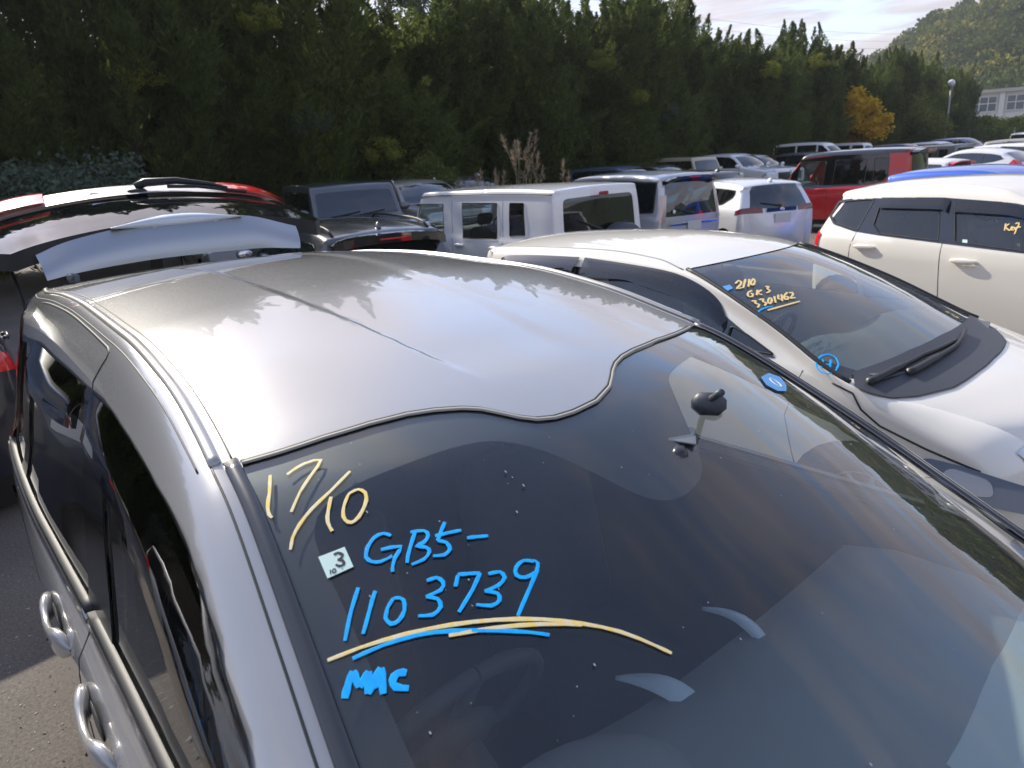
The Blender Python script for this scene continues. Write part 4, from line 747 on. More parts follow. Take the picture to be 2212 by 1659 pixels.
# ------------------------------------------------------------------ hill with its wood, school, lamp, fence
def hillz(x,y):
    # ridge climbs towards the right of the view
    d=math.hypot(x-CAMP[0],y-CAMP[1]);a=math.degrees(math.atan2(y-CAMP[1],x-CAMP[0]))
    k=max(0,min(1,(120.5-a)/12.5));top=43*(k**.62)*max(0,min(1,(a-68)/20))**.7;q=max(0,min(1,(d-150)/170));return top*(3*q*q-2*q**3)*(1+.05*math.sin(a*1.3)+.03*math.sin(a*4.1))
A=lin(70,126,40);Dd=lin(150,430,24);V=[];F=[]
for a in A:
    for d in Dd:
        x=CAMP[0]+d*math.cos(R(a));y=CAMP[1]+d*math.sin(R(a));V.append((x,y,hillz(x,y)-.3))
for i in range(len(A)-1):
    for j in range(len(Dd)-1): F.append((i*24+j,i*24+j+1,(i+1)*24+j+1,(i+1)*24+j))
o=mesh('hill',V,F,P('hill_soil',(.05,.06,.03),.95,noise=(.2,.4)));tag(o,kind='structure')
rgn=np.random.default_rng(77);groups={0:([],[]),1:([],[]),2:([],[])}
for i in range(3300):
    a=rgn.uniform(80,122);d=rgn.uniform(165,345);x=CAMP[0]+d*math.cos(R(a));y=CAMP[1]+d*math.sin(R(a));z=hillz(x,y)
    if z<1.5: continue
    r=rgn.uniform(1.8,4.6);n=90;q=rgn.normal(size=(n,3));q/=np.linalg.norm(q,axis=1)[:,None];q[:,2]=np.abs(q[:,2])*1.15-.2
    g=int(rgn.choice([0,0,1,1,2]));groups[g][0].append(np.array([x,y,z+r*.5])+q*r*rgn.uniform(.8,1.05,n)[:,None]);groups[g][1].append(q+rgn.normal(size=(n,3))*.8)
for g,(c0,c1,nm) in {0:((.035,.055,.02),(.07,.10,.035),'dark'),1:((.07,.10,.025),(.15,.18,.05),'mid'),2:((.18,.18,.04),(.30,.28,.07),'yellow')}.items():
    C=np.concatenate(groups[g][0]);D=np.concatenate(groups[g][1]);L_=rgn.uniform(.7,1.5,len(C))
    me=tri_cloud('forest',C,D,L_,L_*.75,leafmat('hill_leaf_'+nm,c0,c1,.2),rgn);o=bpy.data.objects.new('forest',me);link(o);tag(o,{'dark':'dark green crowns of the wooded hillside','mid':'mid green crowns of the wooded hillside','yellow':'yellow-green bamboo crowns on the wooded hillside'}[nm],'forest',kind='stuff')
V=[];F=[];A2=lin(-110,88,110);D2=[90,110,135,165,200]
for i,a in enumerate(A2):
    for j,d in enumerate(D2):
        x=CAMP[0]+d*math.cos(R(a));y=CAMP[1]+d*math.sin(R(a));h=(0,6,13,19,22)[j]*min(1,(88.5-a)/14)*(1+.25*math.sin(a*.11)+.12*math.sin(a*.37+j));V.append((x,y,h-.8+(random.uniform(-1.2,1.2) if j else 0)))
for i in range(109):
    for j in range(4): F.append((i*5+j,i*5+j+1,(i+1)*5+j+1,(i+1)*5+j))
o=mesh('wooded_slope',V,F,P('far_wood',(.050,.072,.032),.95,noise=(.25,.6)),smooth=False);tag(o,kind='structure')
# school building below the hill
sch=empty('school_building',ondir(101.4,150),R(101.4-90+6));tag(sch,'white low school block with window bands below the wooded hill','building')
WH=P('white_render',(.62,.62,.60),.8,noise=(.5,.08));b=MB();b.box((0,6,4.0),(46,11,8));b.build('wall',WH,sch)
b=MB();b.box((0,6,8.2),(47.6,12.6,.5));b.box((-14,5,8.9),(1.2,1.2,1.2));b.build('roof',P('concrete_cap',(.42,.41,.38),.85,noise=(.5,.1)),sch)
wf=wp=None
for fl in (1.0,4.6):
    for kx in range(9):
        x=-20+kx*5.0;b=MB();b.box((x,.42,fl+1.6),(3.6,.10,2.3));o=b.build('window',P('far_pane',(.10,.13,.16),.1,coat=1),sch)
        b=MB();
        for dx in (-1.8,-.6,.6,1.8): b.box((x+dx,.33,fl+1.6),(.14,.12,2.4))
        for dz in (-1.15,.1,1.15): b.box((x,.30,fl+1.6+dz),(3.7,.12,.14))
        b.build('window_frame',WH,o)
for kx in range(10):
    b=MB();b.box((-22.5+kx*5.0,.35,4),(.7,.5,8));b.build('pilaster',WH,sch)
# street lamp
lp=empty('street_lamp',ondir(110.95,78));tag(lp,'thin grey street lamp with round white globe before the junipers','street lamp')
b=MB();b.tube([(0,0,0),(0,0,5.9)],[.09,.06],10);b.build('pole',P('galvanised',(.34,.35,.37),.45,metal=.6),lp,True)
b=MB();b.tube([(0,0,5.85),(0,0,6.1)],.13,10);b.build('lamp_neck',P('galvanised',(.34,.35,.37),.45,metal=.6),lp,True)
b=MB();b.ell((0,0,6.25),(.29,.29,.29),18);b.build('lamp_shade',P('opal_globe',(.72,.74,.76),.25),lp,True)
# wire fence at the right
fn_=empty('wire_fence',ondir(107.2,70),R(12));tag(fn_,'green wire mesh fence behind the far cars at the right edge','fence')
for k in range(9):
    b=MB();b.tube([(-12+k*3,0,0),(-12+k*3,0,2.2)],.035,6);b.build('post',P('fence_green',(.05,.09,.07),.5),fn_,True)
b=MB()
for k in range(5): b.tube([(-12,0,.15+k*.5),(12,0,.15+k*.5)],.014,4)
for k in range(120): b.tube([(-12+k*.2,0,.1),(-12+k*.2,0,2.15)],.006,3)
b.build('mesh_panel',P('fence_green',(.05,.09,.07),.5),fn_)
# power cables high over the trees
for k,z in enumerate((17.5,18.6,19.7)):
    b=MB();b.tube([(-60,20+150*t,z-3.0*math.sin(math.pi*t)) for t in lin(0,1,16)],.014,5);o=b.build('power_cable',P('cable',(.05,.05,.055),.5));tag(o,('lowest','middle','topmost')[k]+' of the three thin cables crossing the sky over the junipers','cable')
# ------------------------------------------------------------------ silver minivan in the foreground
def marker(name,c0,c1):
    m,nt,b=newmat(name);L=nt.links;nn=nt.nodes;t=nn.new('ShaderNodeTexCoord');mp=nn.new('ShaderNodeMapping');mp.inputs['Scale'].default_value=(9,60,9)
    n=nn.new('ShaderNodeTexNoise');n.inputs['Scale'].default_value=3;n.inputs['Detail'].default_value=5;L.new(t.outputs['Object'],mp.inputs[0]);L.new(mp.outputs[0],n.inputs[0])
    r=nn.new('ShaderNodeMapRange');r.inputs[1].default_value=.38;r.inputs[2].default_value=.62;L.new(n.outputs[0],r.inputs[0])
    x=nn.new('ShaderNodeMix');x.data_type='RGBA';x.inputs[6].default_value=(*c0,1);x.inputs[7].default_value=(*c1,1);L.new(r.outputs[0],x.inputs[0]);L.new(x.outputs[2],b.inputs['Base Color']);b.inputs['Roughness'].default_value=.6;b.inputs['Specular IOR Level'].default_value=.3
    MC[name]=m;return m
def strokes(name,fn,hint,L,w,h,mat,parent,lift=.0005,label=None):
    b=MB()
    for s in L:
        if len(s)<2: continue
        pp=[Vector(fn(*a)) for a in s];nn_=[surfn(fn,a[0],a[1],hint) for a in s];n=len(s)
        ws=[w*(.75+.25*math.sin(math.pi*min(1,(i+.6)/n*1.1))+.12*math.sin(i*2.3)) for i in range(n)]
        v,f=ribbon(pp,nn_,ws,h,lift=lift);b.add(v,f)
    o=b.build(name,mat,parent,False)
    if label:o['label']=label
    return o
FS_=Shell(FP,FS,FPL);FS_.yo=.03;FS_.L=4.265;FS_.W=1.695;FS_.H=1.70;FS_.kind='minivan';FS_.xn=lambda a:.83-a*4.265
SIL=paint('silver_paint',(.40,.395,.39),metal=.28,rough=.24,dirt=.12)
fr=empty('silver_minivan');tag(fr,'silver minivan with open tailgate and numbers painted on its windscreen, nearest to the viewer','minivan')
S=FS_
tl=pchip([8.0,8.6,8.99,9.45,10.09,10.9,12.0,14.5],[-.27,-.277,-.309,-.346,-.379,-.417,-.40,-.40]);tr_=pchip([8.0,8.6,8.97,9.43,10.04,10.6,11.9,14.5],[.069,.069,.092,.114,.149,.171,.30,.30])
def sm(x): x=max(0,min(1,x));return x*x*(3-2*x)
def rooff(u,t):
    p=S.top(u,t);fd=sm((u-8.55)/.7)*sm((14.0-u)/.6)
    if fd>0: p=(p[0],p[1],p[2]-.0055*fd*(sm((t-tl(u))/.035)-sm((t-tr_(u))/.075)))
    return p
HD=[tuple(p) for p in BK['header']];HD[0]=(8.20,-.962);HD[-1]=(8.30,.86)
wsp=[(5.05,-.966),(6.5,-.968),(8.1,-.966)]+HD[0:]+[(8.26,.93),(8.1,.945),(6.5,.95),(5.05,.95)]
rear_hole=rnd([(15.25,-.88),(17.3,-.88),(17.3,.88),(15.25,.88)],.15)
parts=[patch(rooff,[(0,-1),(20,-1),(20,1),(0,1)],[wsp,rear_hole],.13,.02,0,htop(S))]
Dr=lambda x,z:S.side(x,z,-1);Dl=lambda x,z:S.side(x,z,1)
winF=rnd([(-1.46,1.505),(-1.3,1.512),(-1.05,1.50),(-.87,1.478),(-.74,1.44),(-.577,1.395),(-.41,1.34),(-.12,1.21),(.03,1.13),(.0,1.115),(-.5,1.118),(-.77,1.118),(-1.19,1.105)],.02)
winR=rnd([(-1.66,1.505),(-1.9,1.50),(-2.42,1.485),(-2.56,1.465),(-2.5,1.05),(-1.86,1.065),(-1.42,1.09)],.03)
winQ=rnd([(-2.66,1.46),(-2.98,1.42),(-3.06,1.36),(-3.08,1.14),(-3.0,1.06),(-2.62,1.05)],.05)
_qt=[S.edge(k/12)[1] for k in range(36,186)]
def zQ(x): return max([p[1] for p in _qt if abs(p[0]-x)<.035] or [9])
def cl(poly,m_): return [(x,min(z,zQ(x)-m_)) for x,z in dens(poly,(.04,.2))]
FW=[rnd(cl(w,.014),.012) for w in (winF,winR,winQ)]
wheelsF=[0.0,-2.74];out=side_outline(S,wheelsF,.31,nu=8)
for sg,f in((-1,Dr),(1,Dl)):
    parts.append(grid(lambda u,w:S.fil(u,w,sg),lin(0,20,161),lin(0,1,13),hsk(S,sg)))
    parts.append(patch(f,out,FW,.05,.03,0,(0,sg,0)))
V,F,Nn=join(*parts);mesh('body',V,F,SIL,fr,nrm=Nn)
b=MB();b.box((-1.3,0,.24),(3.8,1.3,.10));b.build('underbody',BLK(),fr)
# lining inside
V,F,Nn=patch(S.top,[(8.6,-.97),(15,-.97),(15,.97),(8.6,.97)],[],.4,.2,-.04,htop(S));mesh('headliner',V,F,P('headliner',(.16,.16,.155),.9),fr,nrm=Nn)
for sg,f in((-1,Dr),(1,Dl)):
    q=[(.1,.3),(.1,1.06),(0,1.105),(-.12,1.20),(-.577,1.40),(-.87,1.49),(-1.46,1.52),(-2.6,1.49),(-3.1,1.42),(-3.2,1.0),(-3.1,.3)]
    q=[(x,min(z,zQ(x)-.004) if -3.1<x<-.02 and z>1.1 else z) for x,z in dens(q,(.1,.2))];V,F,Nn=patch(f,q,FW,.15,.12,-.045,(0,sg,0));mesh('door_lining',V,F,INT(),fr,nrm=Nn)
# glass
WG=glass('windscreen_glass',(.90,.96,.94),.015,1.52,1.02);SG=glass('side_glass',(.90,.95,.93),.03);PG=glass('privacy_glass',(.07,.075,.085),.02)
V,F,Nn=patch(S.top,wsp,[],.12,.06,-.003,htop(S));ws_=mesh('windshield',V,F,WG,fr,nrm=Nn)
# printed black border of the windscreen
inn=[(5.35,-.89),(6.5,-.895),(7.6,-.90),(7.82,-.80),(7.97,-.55),(7.97,-.42),(7.80,-.33),(7.55,-.26),(7.32,-.20),(7.26,-.12),(7.33,.02),(7.6,.12),(7.85,.22),(8.02,.30),(8.06,.50),(7.98,.78),(7.8,.86),(6.5,.885),(5.35,.88)]
inn=rnd(inn,.16);V,F,Nn=patch(S.top,wsp,[inn],.12,.04,-.006,htop(S));mesh('glass_border',V,F,P('frit_black',(.006,.006,.008),.5),ws_,nrm=Nn)
pp=[];nn_=[]
for a in dens(HD,(.06,.02),False): pp.append(Vector(rooff(*a)));nn_.append(surfn(S.top,a[0],a[1],htop(S)))
V,F=ribbon(pp,nn_,.007,.003,lift=-.001);mesh('windshield_seal',V,F,P('pale_rubber',(.30,.29,.26),.6),ws_)
pp=[p+Vector((-.0,0,0))+Vector((-.006,0,.001)) for p in pp];V,F=ribbon(pp,nn_,.006,.0025,lift=-.001);mesh('roof_edge_shadow_gap',V,F,RUB(),fr)
for sg in(-1,1):
    us=lin(5.0,8.24,30);pp=[Vector(S.top(u,sg*(.984))) for u in us];nn_=[surfn(S.top,u,sg*.98,htop(S)) for u in us]
    V,F=ribbon(pp,nn_,.026,.005);o=mesh('pillar_garnish',V,F,P('garnish_dark',(.035,.037,.045),.32,coat=.4),fr)
    pp=[Vector(S.fil(u,.16,sg)) for u in us];V,F=ribbon(pp,nn_,.004,.0012);mesh('garnish_seal',V,F,RUB(),o)
    # roof moulding in the ditch
    us=lin(8.26,14.7,70);pp=[Vector(S.fil(u,.10,sg)) for u in us];nn_=[(0,sg*.25,1)]*70
    V,F=ribbon(pp,nn_,.021,.007,lift=-.001);mesh('roof_moulding',V,F,paint('moulding_paint',(.40,.385,.36),metal=.6,rough=.42),fr)
    for ww,hh in ((-.022,.004),(.36,.0)):
        fnc=(lambda u:S.top(u,sg*(1+ww))) if ww<0 else (lambda u:S.fil(u,ww,sg))
        pp=[Vector(fnc(u)) for u in us];V,F=ribbon(pp,nn_,.0035,.0012);mesh('roof_seam',V,F,RUB(),fr)
pp=[Vector(S.top(13.95,t)) for t in lin(-.96,.96,30)];V,F=ribbon(pp,[(0,0,1)]*30,.005,.0012);mesh('roof_seam',V,F,P('seam_grey',(.12,.12,.12),.5),fr)
# door edges over the roof shoulder
q=[(13.45,.46),(12.7,.44),(11.98,.435),(11.4,.45),(11.02,.47),(10.94,.52),(10.93,.62),(10.98,.82),(11.02,.995)]
for sg in(-1,1):
    q2=dens(q,(.15,.1),False);pp=[Vector(S.fil(a,w,sg)) for a,w in q2];V,F=ribbon(pp,[surfn(lambda u,w:S.fil(u,w,sg),a,w,hsk(S,sg)) for a,w in q2],.0065,.0014);mesh('door_gap',V,F,RUB(),fr)
    f=Dr if sg<0 else Dl
    b=MB()
    for gp in ([(-1.605,1.535),(-1.60,1.50)],[(-1.37,1.09),(-1.385,1.0),(-1.40,.8),(-1.40,.5),(-1.38,.2)],[(-.02,1.10),(-.10,.95),(-.12,.7),(-.02,.45)],[(-2.58,1.0),(-2.56,.85),(-2.45,.7)]):
        q2=dens(gp,(.05,.05),False);pp=[Vector(f(*a)) for a in q2];v,ff=ribbon(pp,[(0,sg,0)]*len(pp),.007,.0012);b.add(v,ff)
    b.build('door_gap',RUB(),fr)
    # black surround and pillars between the side windows
    hp=[(-1.40,1.53),(-1.05,1.515),(-.86,1.492),(-.72,1.45),(-.56,1.405),(-.40,1.352),(-.10,1.215),(.07,1.135),(.06,1.10),(-.77,1.104),(-1.19,1.09),(-1.42,1.075),(-1.86,1.05),(-2.52,1.035),(-3.02,1.045),(-3.10,1.12),(-3.08,1.38),(-2.98,1.445),(-2.58,1.485),(-2.42,1.503),(-1.9,1.517),(-1.66,1.52)]
    hp=cl(hp,.003)
    V,F,Nn=patch(f,hp,FW,.06,.04,.0025,(0,sg,0));mesh('pillar_trim',V,F,P('pillar_film',(.012,.012,.013),.16,coat=.7),fr,nrm=Nn)
    for i,w in enumerate(FW):
        V,F,Nn=patch(f,w,[],.1,.08,-.004,(0,sg,0));mesh('side_window',V,F,SG if i==0 else PG,fr,nrm=Nn)
    # vertical bar of the front quarter light, waist rubbers, bright waist line
    pp=[Vector(f(*a)) for a in ((-.33,1.11),(-.35,1.15),(-.37,1.205))];V,F=ribbon(pp,[(0,sg,0)]*3,.03,.003);mesh('quarter_light_bar',V,F,BLK(),fr)
    pp=[Vector(f(x,1.108-.012*(x<-1.3)-.02*(x<-2))) for x in lin(-2.5,0,40)]
    bz=lambda x:pchip([-3.1,-2.4,-1.75,-1.32,-.85,.1],[1.01,1.022,1.05,1.073,1.085,1.095])(x)
    for a,c in ((-1.36,.05),(-3.05,-1.385)):
        xs=lin(a,c,30);pp=[Vector(f(x,bz(x)+.012)) for x in xs];V,F=ribbon(pp,[(0,sg,.2)]*30,.022,.012);mesh('waist_rubber',V,F,P('waist_chrome',(.35,.35,.36),.25,metal=.9),fr)
        pp=[Vector(f(x,bz(x)+.032)) for x in xs];V,F=ribbon(pp,[(0,sg,.2)]*30,.016,.016);mesh('waist_rubber',V,F,RUB(),fr)
    # smoked wind deflectors
    vis=glass('smoked_acrylic',(.10,.10,.11),0,1.5,1.0)
    for T_,B_ in (([(-1.59,1.518),(-1.316,1.52),(-1.057,1.505),(-.874,1.478),(-.759,1.438),(-.634,1.383),(-.479,1.317),(-.34,1.25)],[(-1.62,1.425),(-1.40,1.42),(-1.15,1.405),(-.96,1.375),(-.80,1.335),(-.69,1.30),(-.53,1.262),(-.38,1.235)]),
                  ([(-2.62,1.475),(-2.42,1.494),(-2.15,1.503),(-1.894,1.511),(-1.66,1.517)],[(-2.60,1.37),(-2.41,1.376),(-2.15,1.388),(-1.94,1.396),(-1.69,1.412)])):
        n=30;fT=[pchip(list(range(len(T_))),[p[k] for p in T_]) for k in(0,1)];fB=[pchip(list(range(len(B_))),[p[k] for p in B_]) for k in(0,1)]
        V=[];F=[]
        for i in range(n):
            a=(len(T_)-1)*i/(n-1);tp=(fT[0](a),fT[1](a));bp=(fB[0](a),fB[1](a));tp=(tp[0],min(tp[1],zQ(tp[0])-.004));bp=(bp[0],min(bp[1],zQ(bp[0])-.02))
            e=math.sin(math.pi*min(1,max(0,i/(n-1))))**.35
            for k in range(5):
                t=k/4;x=tp[0]*(1-t)+bp[0]*t;z=tp[1]*(1-t)+bp[1]*t;y=S.hw(x,z)+.004+.030*e*sm(t*1.6);V.append((x,sg*y+(S.yo if sg>0 else 0),z))
        for i in range(n-1):
            for k in range(4): F.append((i*5+k,(i+1)*5+k,(i+1)*5+k+1,i*5+k+1))
        mesh('window_visor',V,F,vis,fr)
    # handles with their cups
    for hx,hz in ((-1.17,.972),(-1.66,.955)):
        y=S.hw(hx,hz);b=MB();b.ell((hx-.005,sg*(y+.0015),hz+.012),(.058,.004,.030),20);b.build('handle_cup',P('cup_dark',(.05,.05,.055),.5),fr,True)
        b=MB();V=[];F=[];K_=[(-.150,-.002,.002,.004),(-.142,.004,.006,.014),(-.120,.010,.011,.026),(-.092,.017,.012,.029),(-.066,.024,.010,.023),(-.045,.028,.0075,.017),(0,.031,.0075,.0165),(.040,.029,.0075,.0165),(.060,.025,.010,.023),(.088,.018,.012,.030),(.118,.010,.011,.027),(.140,.004,.006,.015),(.150,-.002,.002,.004)]
        for dx,of,ty,tz in K_:
            for k in range(16):
                a=2*math.pi*k/16;ca,sa=math.cos(a),math.sin(a);V.append((hx+dx,sg*(y+of*.85+ty*1.25*math.copysign(abs(ca)**.7,ca)),hz-.003*(1-abs(dx)/.15)+tz*1.22*math.copysign(abs(sa)**.8,sa)))
        for i in range(len(K_)-1):
            for k in range(16): F.append((i*16+k,i*16+(k+1)%16,(i+1)*16+(k+1)%16,(i+1)*16+k))
        b.add(V,F);h=b.build('door_handle',SIL,fr,True)
        b=MB();b.tube([(hx+.062,sg*(y+.02),hz-.02),(hx+.062,sg*(y+.035),hz),(hx+.062,sg*(y+.026),hz+.018)],.0015,5);b.build('key_cover_line',RUB(),h)
    for x in wheelsF: wheel(fr,x,sg,S.hw(x,.35),.31,10)
    for x in wheelsF: b=MB();b.box((x,sg*(S.hw(x,.35)-.28),.33),(.64,.16,.60));b.build('wheel_well',RUB(),fr)
    b=MB();b.ell((.07,sg*.99,1.13),(.06,.12,.085),16);b.tube([(.0,sg*.80,1.09),(.05,sg*.90,1.10)],.022);mo=b.build('door_mirror',SIL,fr,True)
    b=MB();b.ell((.018,sg*.99,1.13),(.012,.10,.068),12);b.build('mirror_glass',CHR(),mo,True)
    V,F,Nn=grid(lambda u,w:skin(S,u,w,sg),lin(2.1,3.2,6),lin(-.3,1.8,12),hsk(S,sg),.006);mesh('headlight',V,F,CLRL(),fr,nrm=Nn)
    V,F,Nn=grid(lambda u,w:skin(S,u,w,sg),lin(16.0,17.1,6),lin(.0,1.7,10),hsk(S,sg),.008);mesh('taillight',V,F,REDL(),fr,nrm=Nn)
V,F,Nn=grid(S.top,lin(1.0,2.4,6),lin(-.6,.6,9),htop(S),.005);mesh('grille',V,F,BLK(),fr,nrm=Nn)
b=MB();p=S.top(1,0);b.box((p[0]+.02,0,p[2]),(.012,.33,.165),None,.004);b.build('licence_plate',PLATE(),fr)
for y0,y1 in ((-.60,.0),(-.02,.58)):
    pp=[Vector(S.top(4.98+.42*k/9,(y0+(y1-y0)*k/9)/.72)) for k in range(10)];n=S.nrm(5.3);V,F=ribbon(pp,[(n[0],0,n[1])]*10,.022,.02,lift=.006);mesh('wiper',V,F,BLK(),fr)
b=MB();p=Vector(S.top(14.9,-.84));M=Matrix.Rotation(R(20),3,'Z');b.box(p+Vector((0,0,.018)),(.05,.035,.04),M,.008);b.tube([p+Vector((.01,-.01,.026)),p+Vector((.045,-.018,.030))],[.013,.010],10);b.build('rear_nozzle',P('nozzle_grey',(.10,.10,.105),.4),fr)
interior(S,fr,1.055,-.24,[-1.20,-2.05],True)
# shapes on the dashboard: meter hood, then a glossy reflection and a highlight in pale colour
b=MB();b.ell((-.33,-.36,1.045),(.15,.22,.065),28);b.build('meter_hood',P('hood_grey',(.12,.13,.135),.6),fr,True)
V=[(-.17,.64,1.052),(-.13,.40,1.054),(-.07,.14,1.052),(.10,.10,1.045),(.17,.30,1.04),(.15,.50,1.04),(.06,.68,1.04)];mesh('dash_reflection',V+[(v[0],v[1],v[2]-.02) for v in V],[tuple(range(7))[::-1]]+[(i,(i+1)%7,(i+1)%7+7,i+7) for i in range(7)],P('reflection_pale',(.26,.30,.30),.6),fr,smooth=False)  # glossy reflection on the dash top, painted as a pale flat piece
for nm_,A_,B_,w_,bow in (('dash_highlight',(-.55,-.06),(-.36,-.015),.050,.012),('dash_wedge',(-.57,.235),(-.37,.20),.026,.02)):  # leaf-shaped highlight modelled as a pale ribbon, plus a thin pale wedge
    pp=[Vector((A_[0]+(B_[0]-A_[0])*t,A_[1]+(B_[1]-A_[1])*t+bow*math.sin(math.pi*t),1.012+.02*math.sin(math.pi*t))) for t in lin(0,1,14)];V,F=ribbon(pp,[(0,0,1)]*14,[.004+w_*math.sin(math.pi*(t**1.3))**.8 for t in lin(0,1,14)],.008);mesh(nm_,V,F,P('highlight_wedge_grey',(.34,.40,.47),.35),fr)
# mirror, drive recorder with screen
b=MB();M=Matrix.Rotation(R(38),3,'Z')@Matrix.Rotation(R(8),3,'Y');b.box((-.545,.205,1.50),(.032,.066,.046),Matrix.Rotation(R(-54),3,'Z'),.016);b.tube([(-.535,.2,1.515),(-.49,.165,1.545)],.007);b.build('rearview_mirror',P('mirror_shell',(.05,.055,.07),.45),fr,True)
b=MB();b.box((-.52,.085,1.455),(.065,.10,.05),M,.012);b.tube([(-.505,.075,1.45),(-.49,.06,1.40)],[.026,.022],14);b.box((-.49,.04,1.44),(.03,.05,.08),M,.008);dc=b.build('drive_recorder',P('recorder_black',(.03,.032,.036),.3),fr,True)
b=MB();b.tube([(-.497,.060,1.41),(-.478,.052,1.405)],[.018,.016],16);b.build('lens_ring',CHR(),dc,True)
b=MB();b.box((-.512,.083,1.482),(.048,.078,.003),M,.001);b.build('recorder_label',P('label_dark',(.12,.13,.14),.4),dc)
# painted writing on the glass
YEL=marker('paint_marker_yellow',(.92,.66,.16),(.80,.72,.50));BLU=marker('paint_marker_blue',(.0,.48,1.0),(.0,.40,.92))
hh=htop(S)
for i,s in enumerate(BK['yel']): strokes('yellow_stroke',S.top,hh,[s],.0060,.0002,YEL,ws_)
for i,s in enumerate(BK['blu']): strokes('blue_stroke',S.top,hh,[s],.0060,.0002,BLU,ws_)
for i,s in enumerate(BK['mac']): strokes('blue_stroke',S.top,hh,[s],.0105,.0002,BLU,ws_)
V,F,Nn=patch(S.top,[tuple(p) for p in BK['stk']],[],.05,.02,.0008,hh);st=mesh('inspection_sticker',V,F,P('sticker_mint',(.62,.80,.72),.5),ws_,nrm=Nn)
strokes('sticker_number',S.top,hh,BK['stk3'],.0045,.0004,P('ink',(.02,.02,.025),.5),st,.001);strokes('sticker_number',S.top,hh,BK['stk10'],.0018,.0004,P('ink',(.02,.02,.025),.5),st,.001)
V,F,Nn=patch(S.top,[tuple(p) for p in BK['rstk']],[],.05,.02,.0008,hh);st=mesh('round_sticker',V,F,P('sticker_blue',(.12,.38,.72),.5),ws_,nrm=Nn)
c=np.mean(BK['rstk'],axis=0);b=MB();pp=[Vector(S.top(c[0]+.045*math.cos(a),c[1]+.020*math.sin(a))) for a in lin(0,6.283,14)];v,f=ribbon(pp,[(.5,0,.86)]*14,.004,.0004,lift=.0012);b.add(v,f);b.build('sticker_emblem',P('sticker_white',(.8,.82,.84),.5),st)
# dust specks and bird marks on the glass
b=MB();rg=random.Random(9)
for u,t in [tuple(p) for p in BK['specks']]+[(rg.uniform(5.6,8.2),rg.uniform(-.93,.8)) for _ in range(70)]:
    p=Vector(S.top(u,t))+Vector((.001,0,.0018));k=rg.choice([.0005,.0007,.0009,.0013]);a=rg.uniform(0,3.1);e=rg.uniform(1,2.2)
    b.add([p+Vector((math.cos(a+w)*k*e,math.sin(a+w)*k,-math.cos(a+w)*k*e*.55)) for w in (0,1.2,2.5,3.8,5.0)],[(0,1,2,3,4)])
o=b.build('dust_specks',P('dust_speck',(.45,.46,.45),.9),ws_);o['kind']='stuff'
strokes('circled_mark',Dr,(0,-1,0),BK['Hd'],.005,.0008,BLU,fr)
# ---- open tailgate, swung up over the roof end
tg=empty('tailgate',(0,0,0),parent=fr)
def gate(x,y):
    a=abs(y-.05);xs=pchip([-4.32,-4.20,-4.12,-3.95,-3.90,-3.6,-3.34],[1.86,1.925,1.935,1.893,1.886,1.85,1.79]);return (x,y,xs(x)-.082*(a/.73)**2-.10*(a/.88)**8)
def gwid(x): return pchip([-4.32,-4.15,-3.9,-3.6,-3.34],[.70,.80,.86,.80,.66])(x)
def gfn(x,t): return gate(x,.05+t*gwid(x))
PBg=P('tailgate_glass',(.004,.005,.007),.02,coat=0,spec=.55)
V,F,Nn=grid(gfn,lin(-3.93,-3.345,16),lin(-1,1,31),(0,0,1));mesh('rear_glass',V,F,PBg,tg,nrm=Nn)
V,F,Nn=grid(lambda x,t:(lambda p:(p[0],p[1],p[2]+.012))(gfn(x,t)),lin(-4.32,-3.94,10),lin(-1,1,31),(0,0,1));V2,F2,N2=grid(lambda x,t:(lambda p:(p[0],p[1],p[2]-.07))(gfn(x,t)),lin(-4.32,-3.33,10),lin(-1,1,21),(0,0,-1))
mesh('tailgate_panel',V,F,paint('gate_silver',(.62,.62,.61),metal=.55,rough=.35),tg,nrm=Nn);mesh('inner_trim',V2,F2,INT(),tg,nrm=N2)
b=MB();rim=[gfn(-3.345,t) for t in lin(-1,1,21)]+[gfn(x,1) for x in lin(-3.4,-4.3,8)]+[gfn(-4.32,t) for t in lin(1,-1,21)]+[gfn(x,-1) for x in lin(-4.3,-3.4,8)];n=len(rim)
V=[];F=[]
for p in rim: V+=[p,(p[0],p[1],p[2]-.07)]
for i in range(n): F.append((2*i,2*((i+1)%n),2*((i+1)%n)+1,2*i+1))
mesh('tailgate_edge',V,F,BLK(),tg)
# spoiler stands upright at the hinge line
lo=[(-3.245,-.52,1.600),(-3.255,-.367,1.618),(-3.26,-.05,1.632),(-3.26,.338,1.625),(-3.245,.573,1.600)];hi=[(-3.33,-.530,1.700),(-3.325,-.404,1.742),(-3.33,-.05,1.785),(-3.33,.30,1.783),(-3.33,.600,1.704)]
fl=[pchip([0,1,2,3,4],[p[k] for p in lo]) for k in range(3)];fh=[pchip([0,1,2,3,4],[p[k] for p in hi]) for k in range(3)]
def spf(a,b_): 
    p=[fl[k](a)*(1-b_)+fh[k](a)*b_ for k in range(3)];p[0]+=.018*math.sin(math.pi*b_);return tuple(p)
V,F,Nn=grid(spf,lin(0,4,33),lin(0,1,9),(1,0,.3));V2=[v+Vector((-.05,0,0)) for v in V];
mesh('tailgate_spoiler',V,F,paint('spoiler_silver',(.40,.41,.43),metal=.85,rough=.34),tg,nrm=Nn)
b=MB();e=[V[i*9+8] for i in range(33)];b.add([p for q in e for p in (q,q+Vector((-.06,0,-.012)))],[(2*i,2*i+2,2*i+3,2*i+1) for i in range(32)]);b.build('spoiler_lip',paint('gate_silver',(.62,.62,.61)),tg,True)
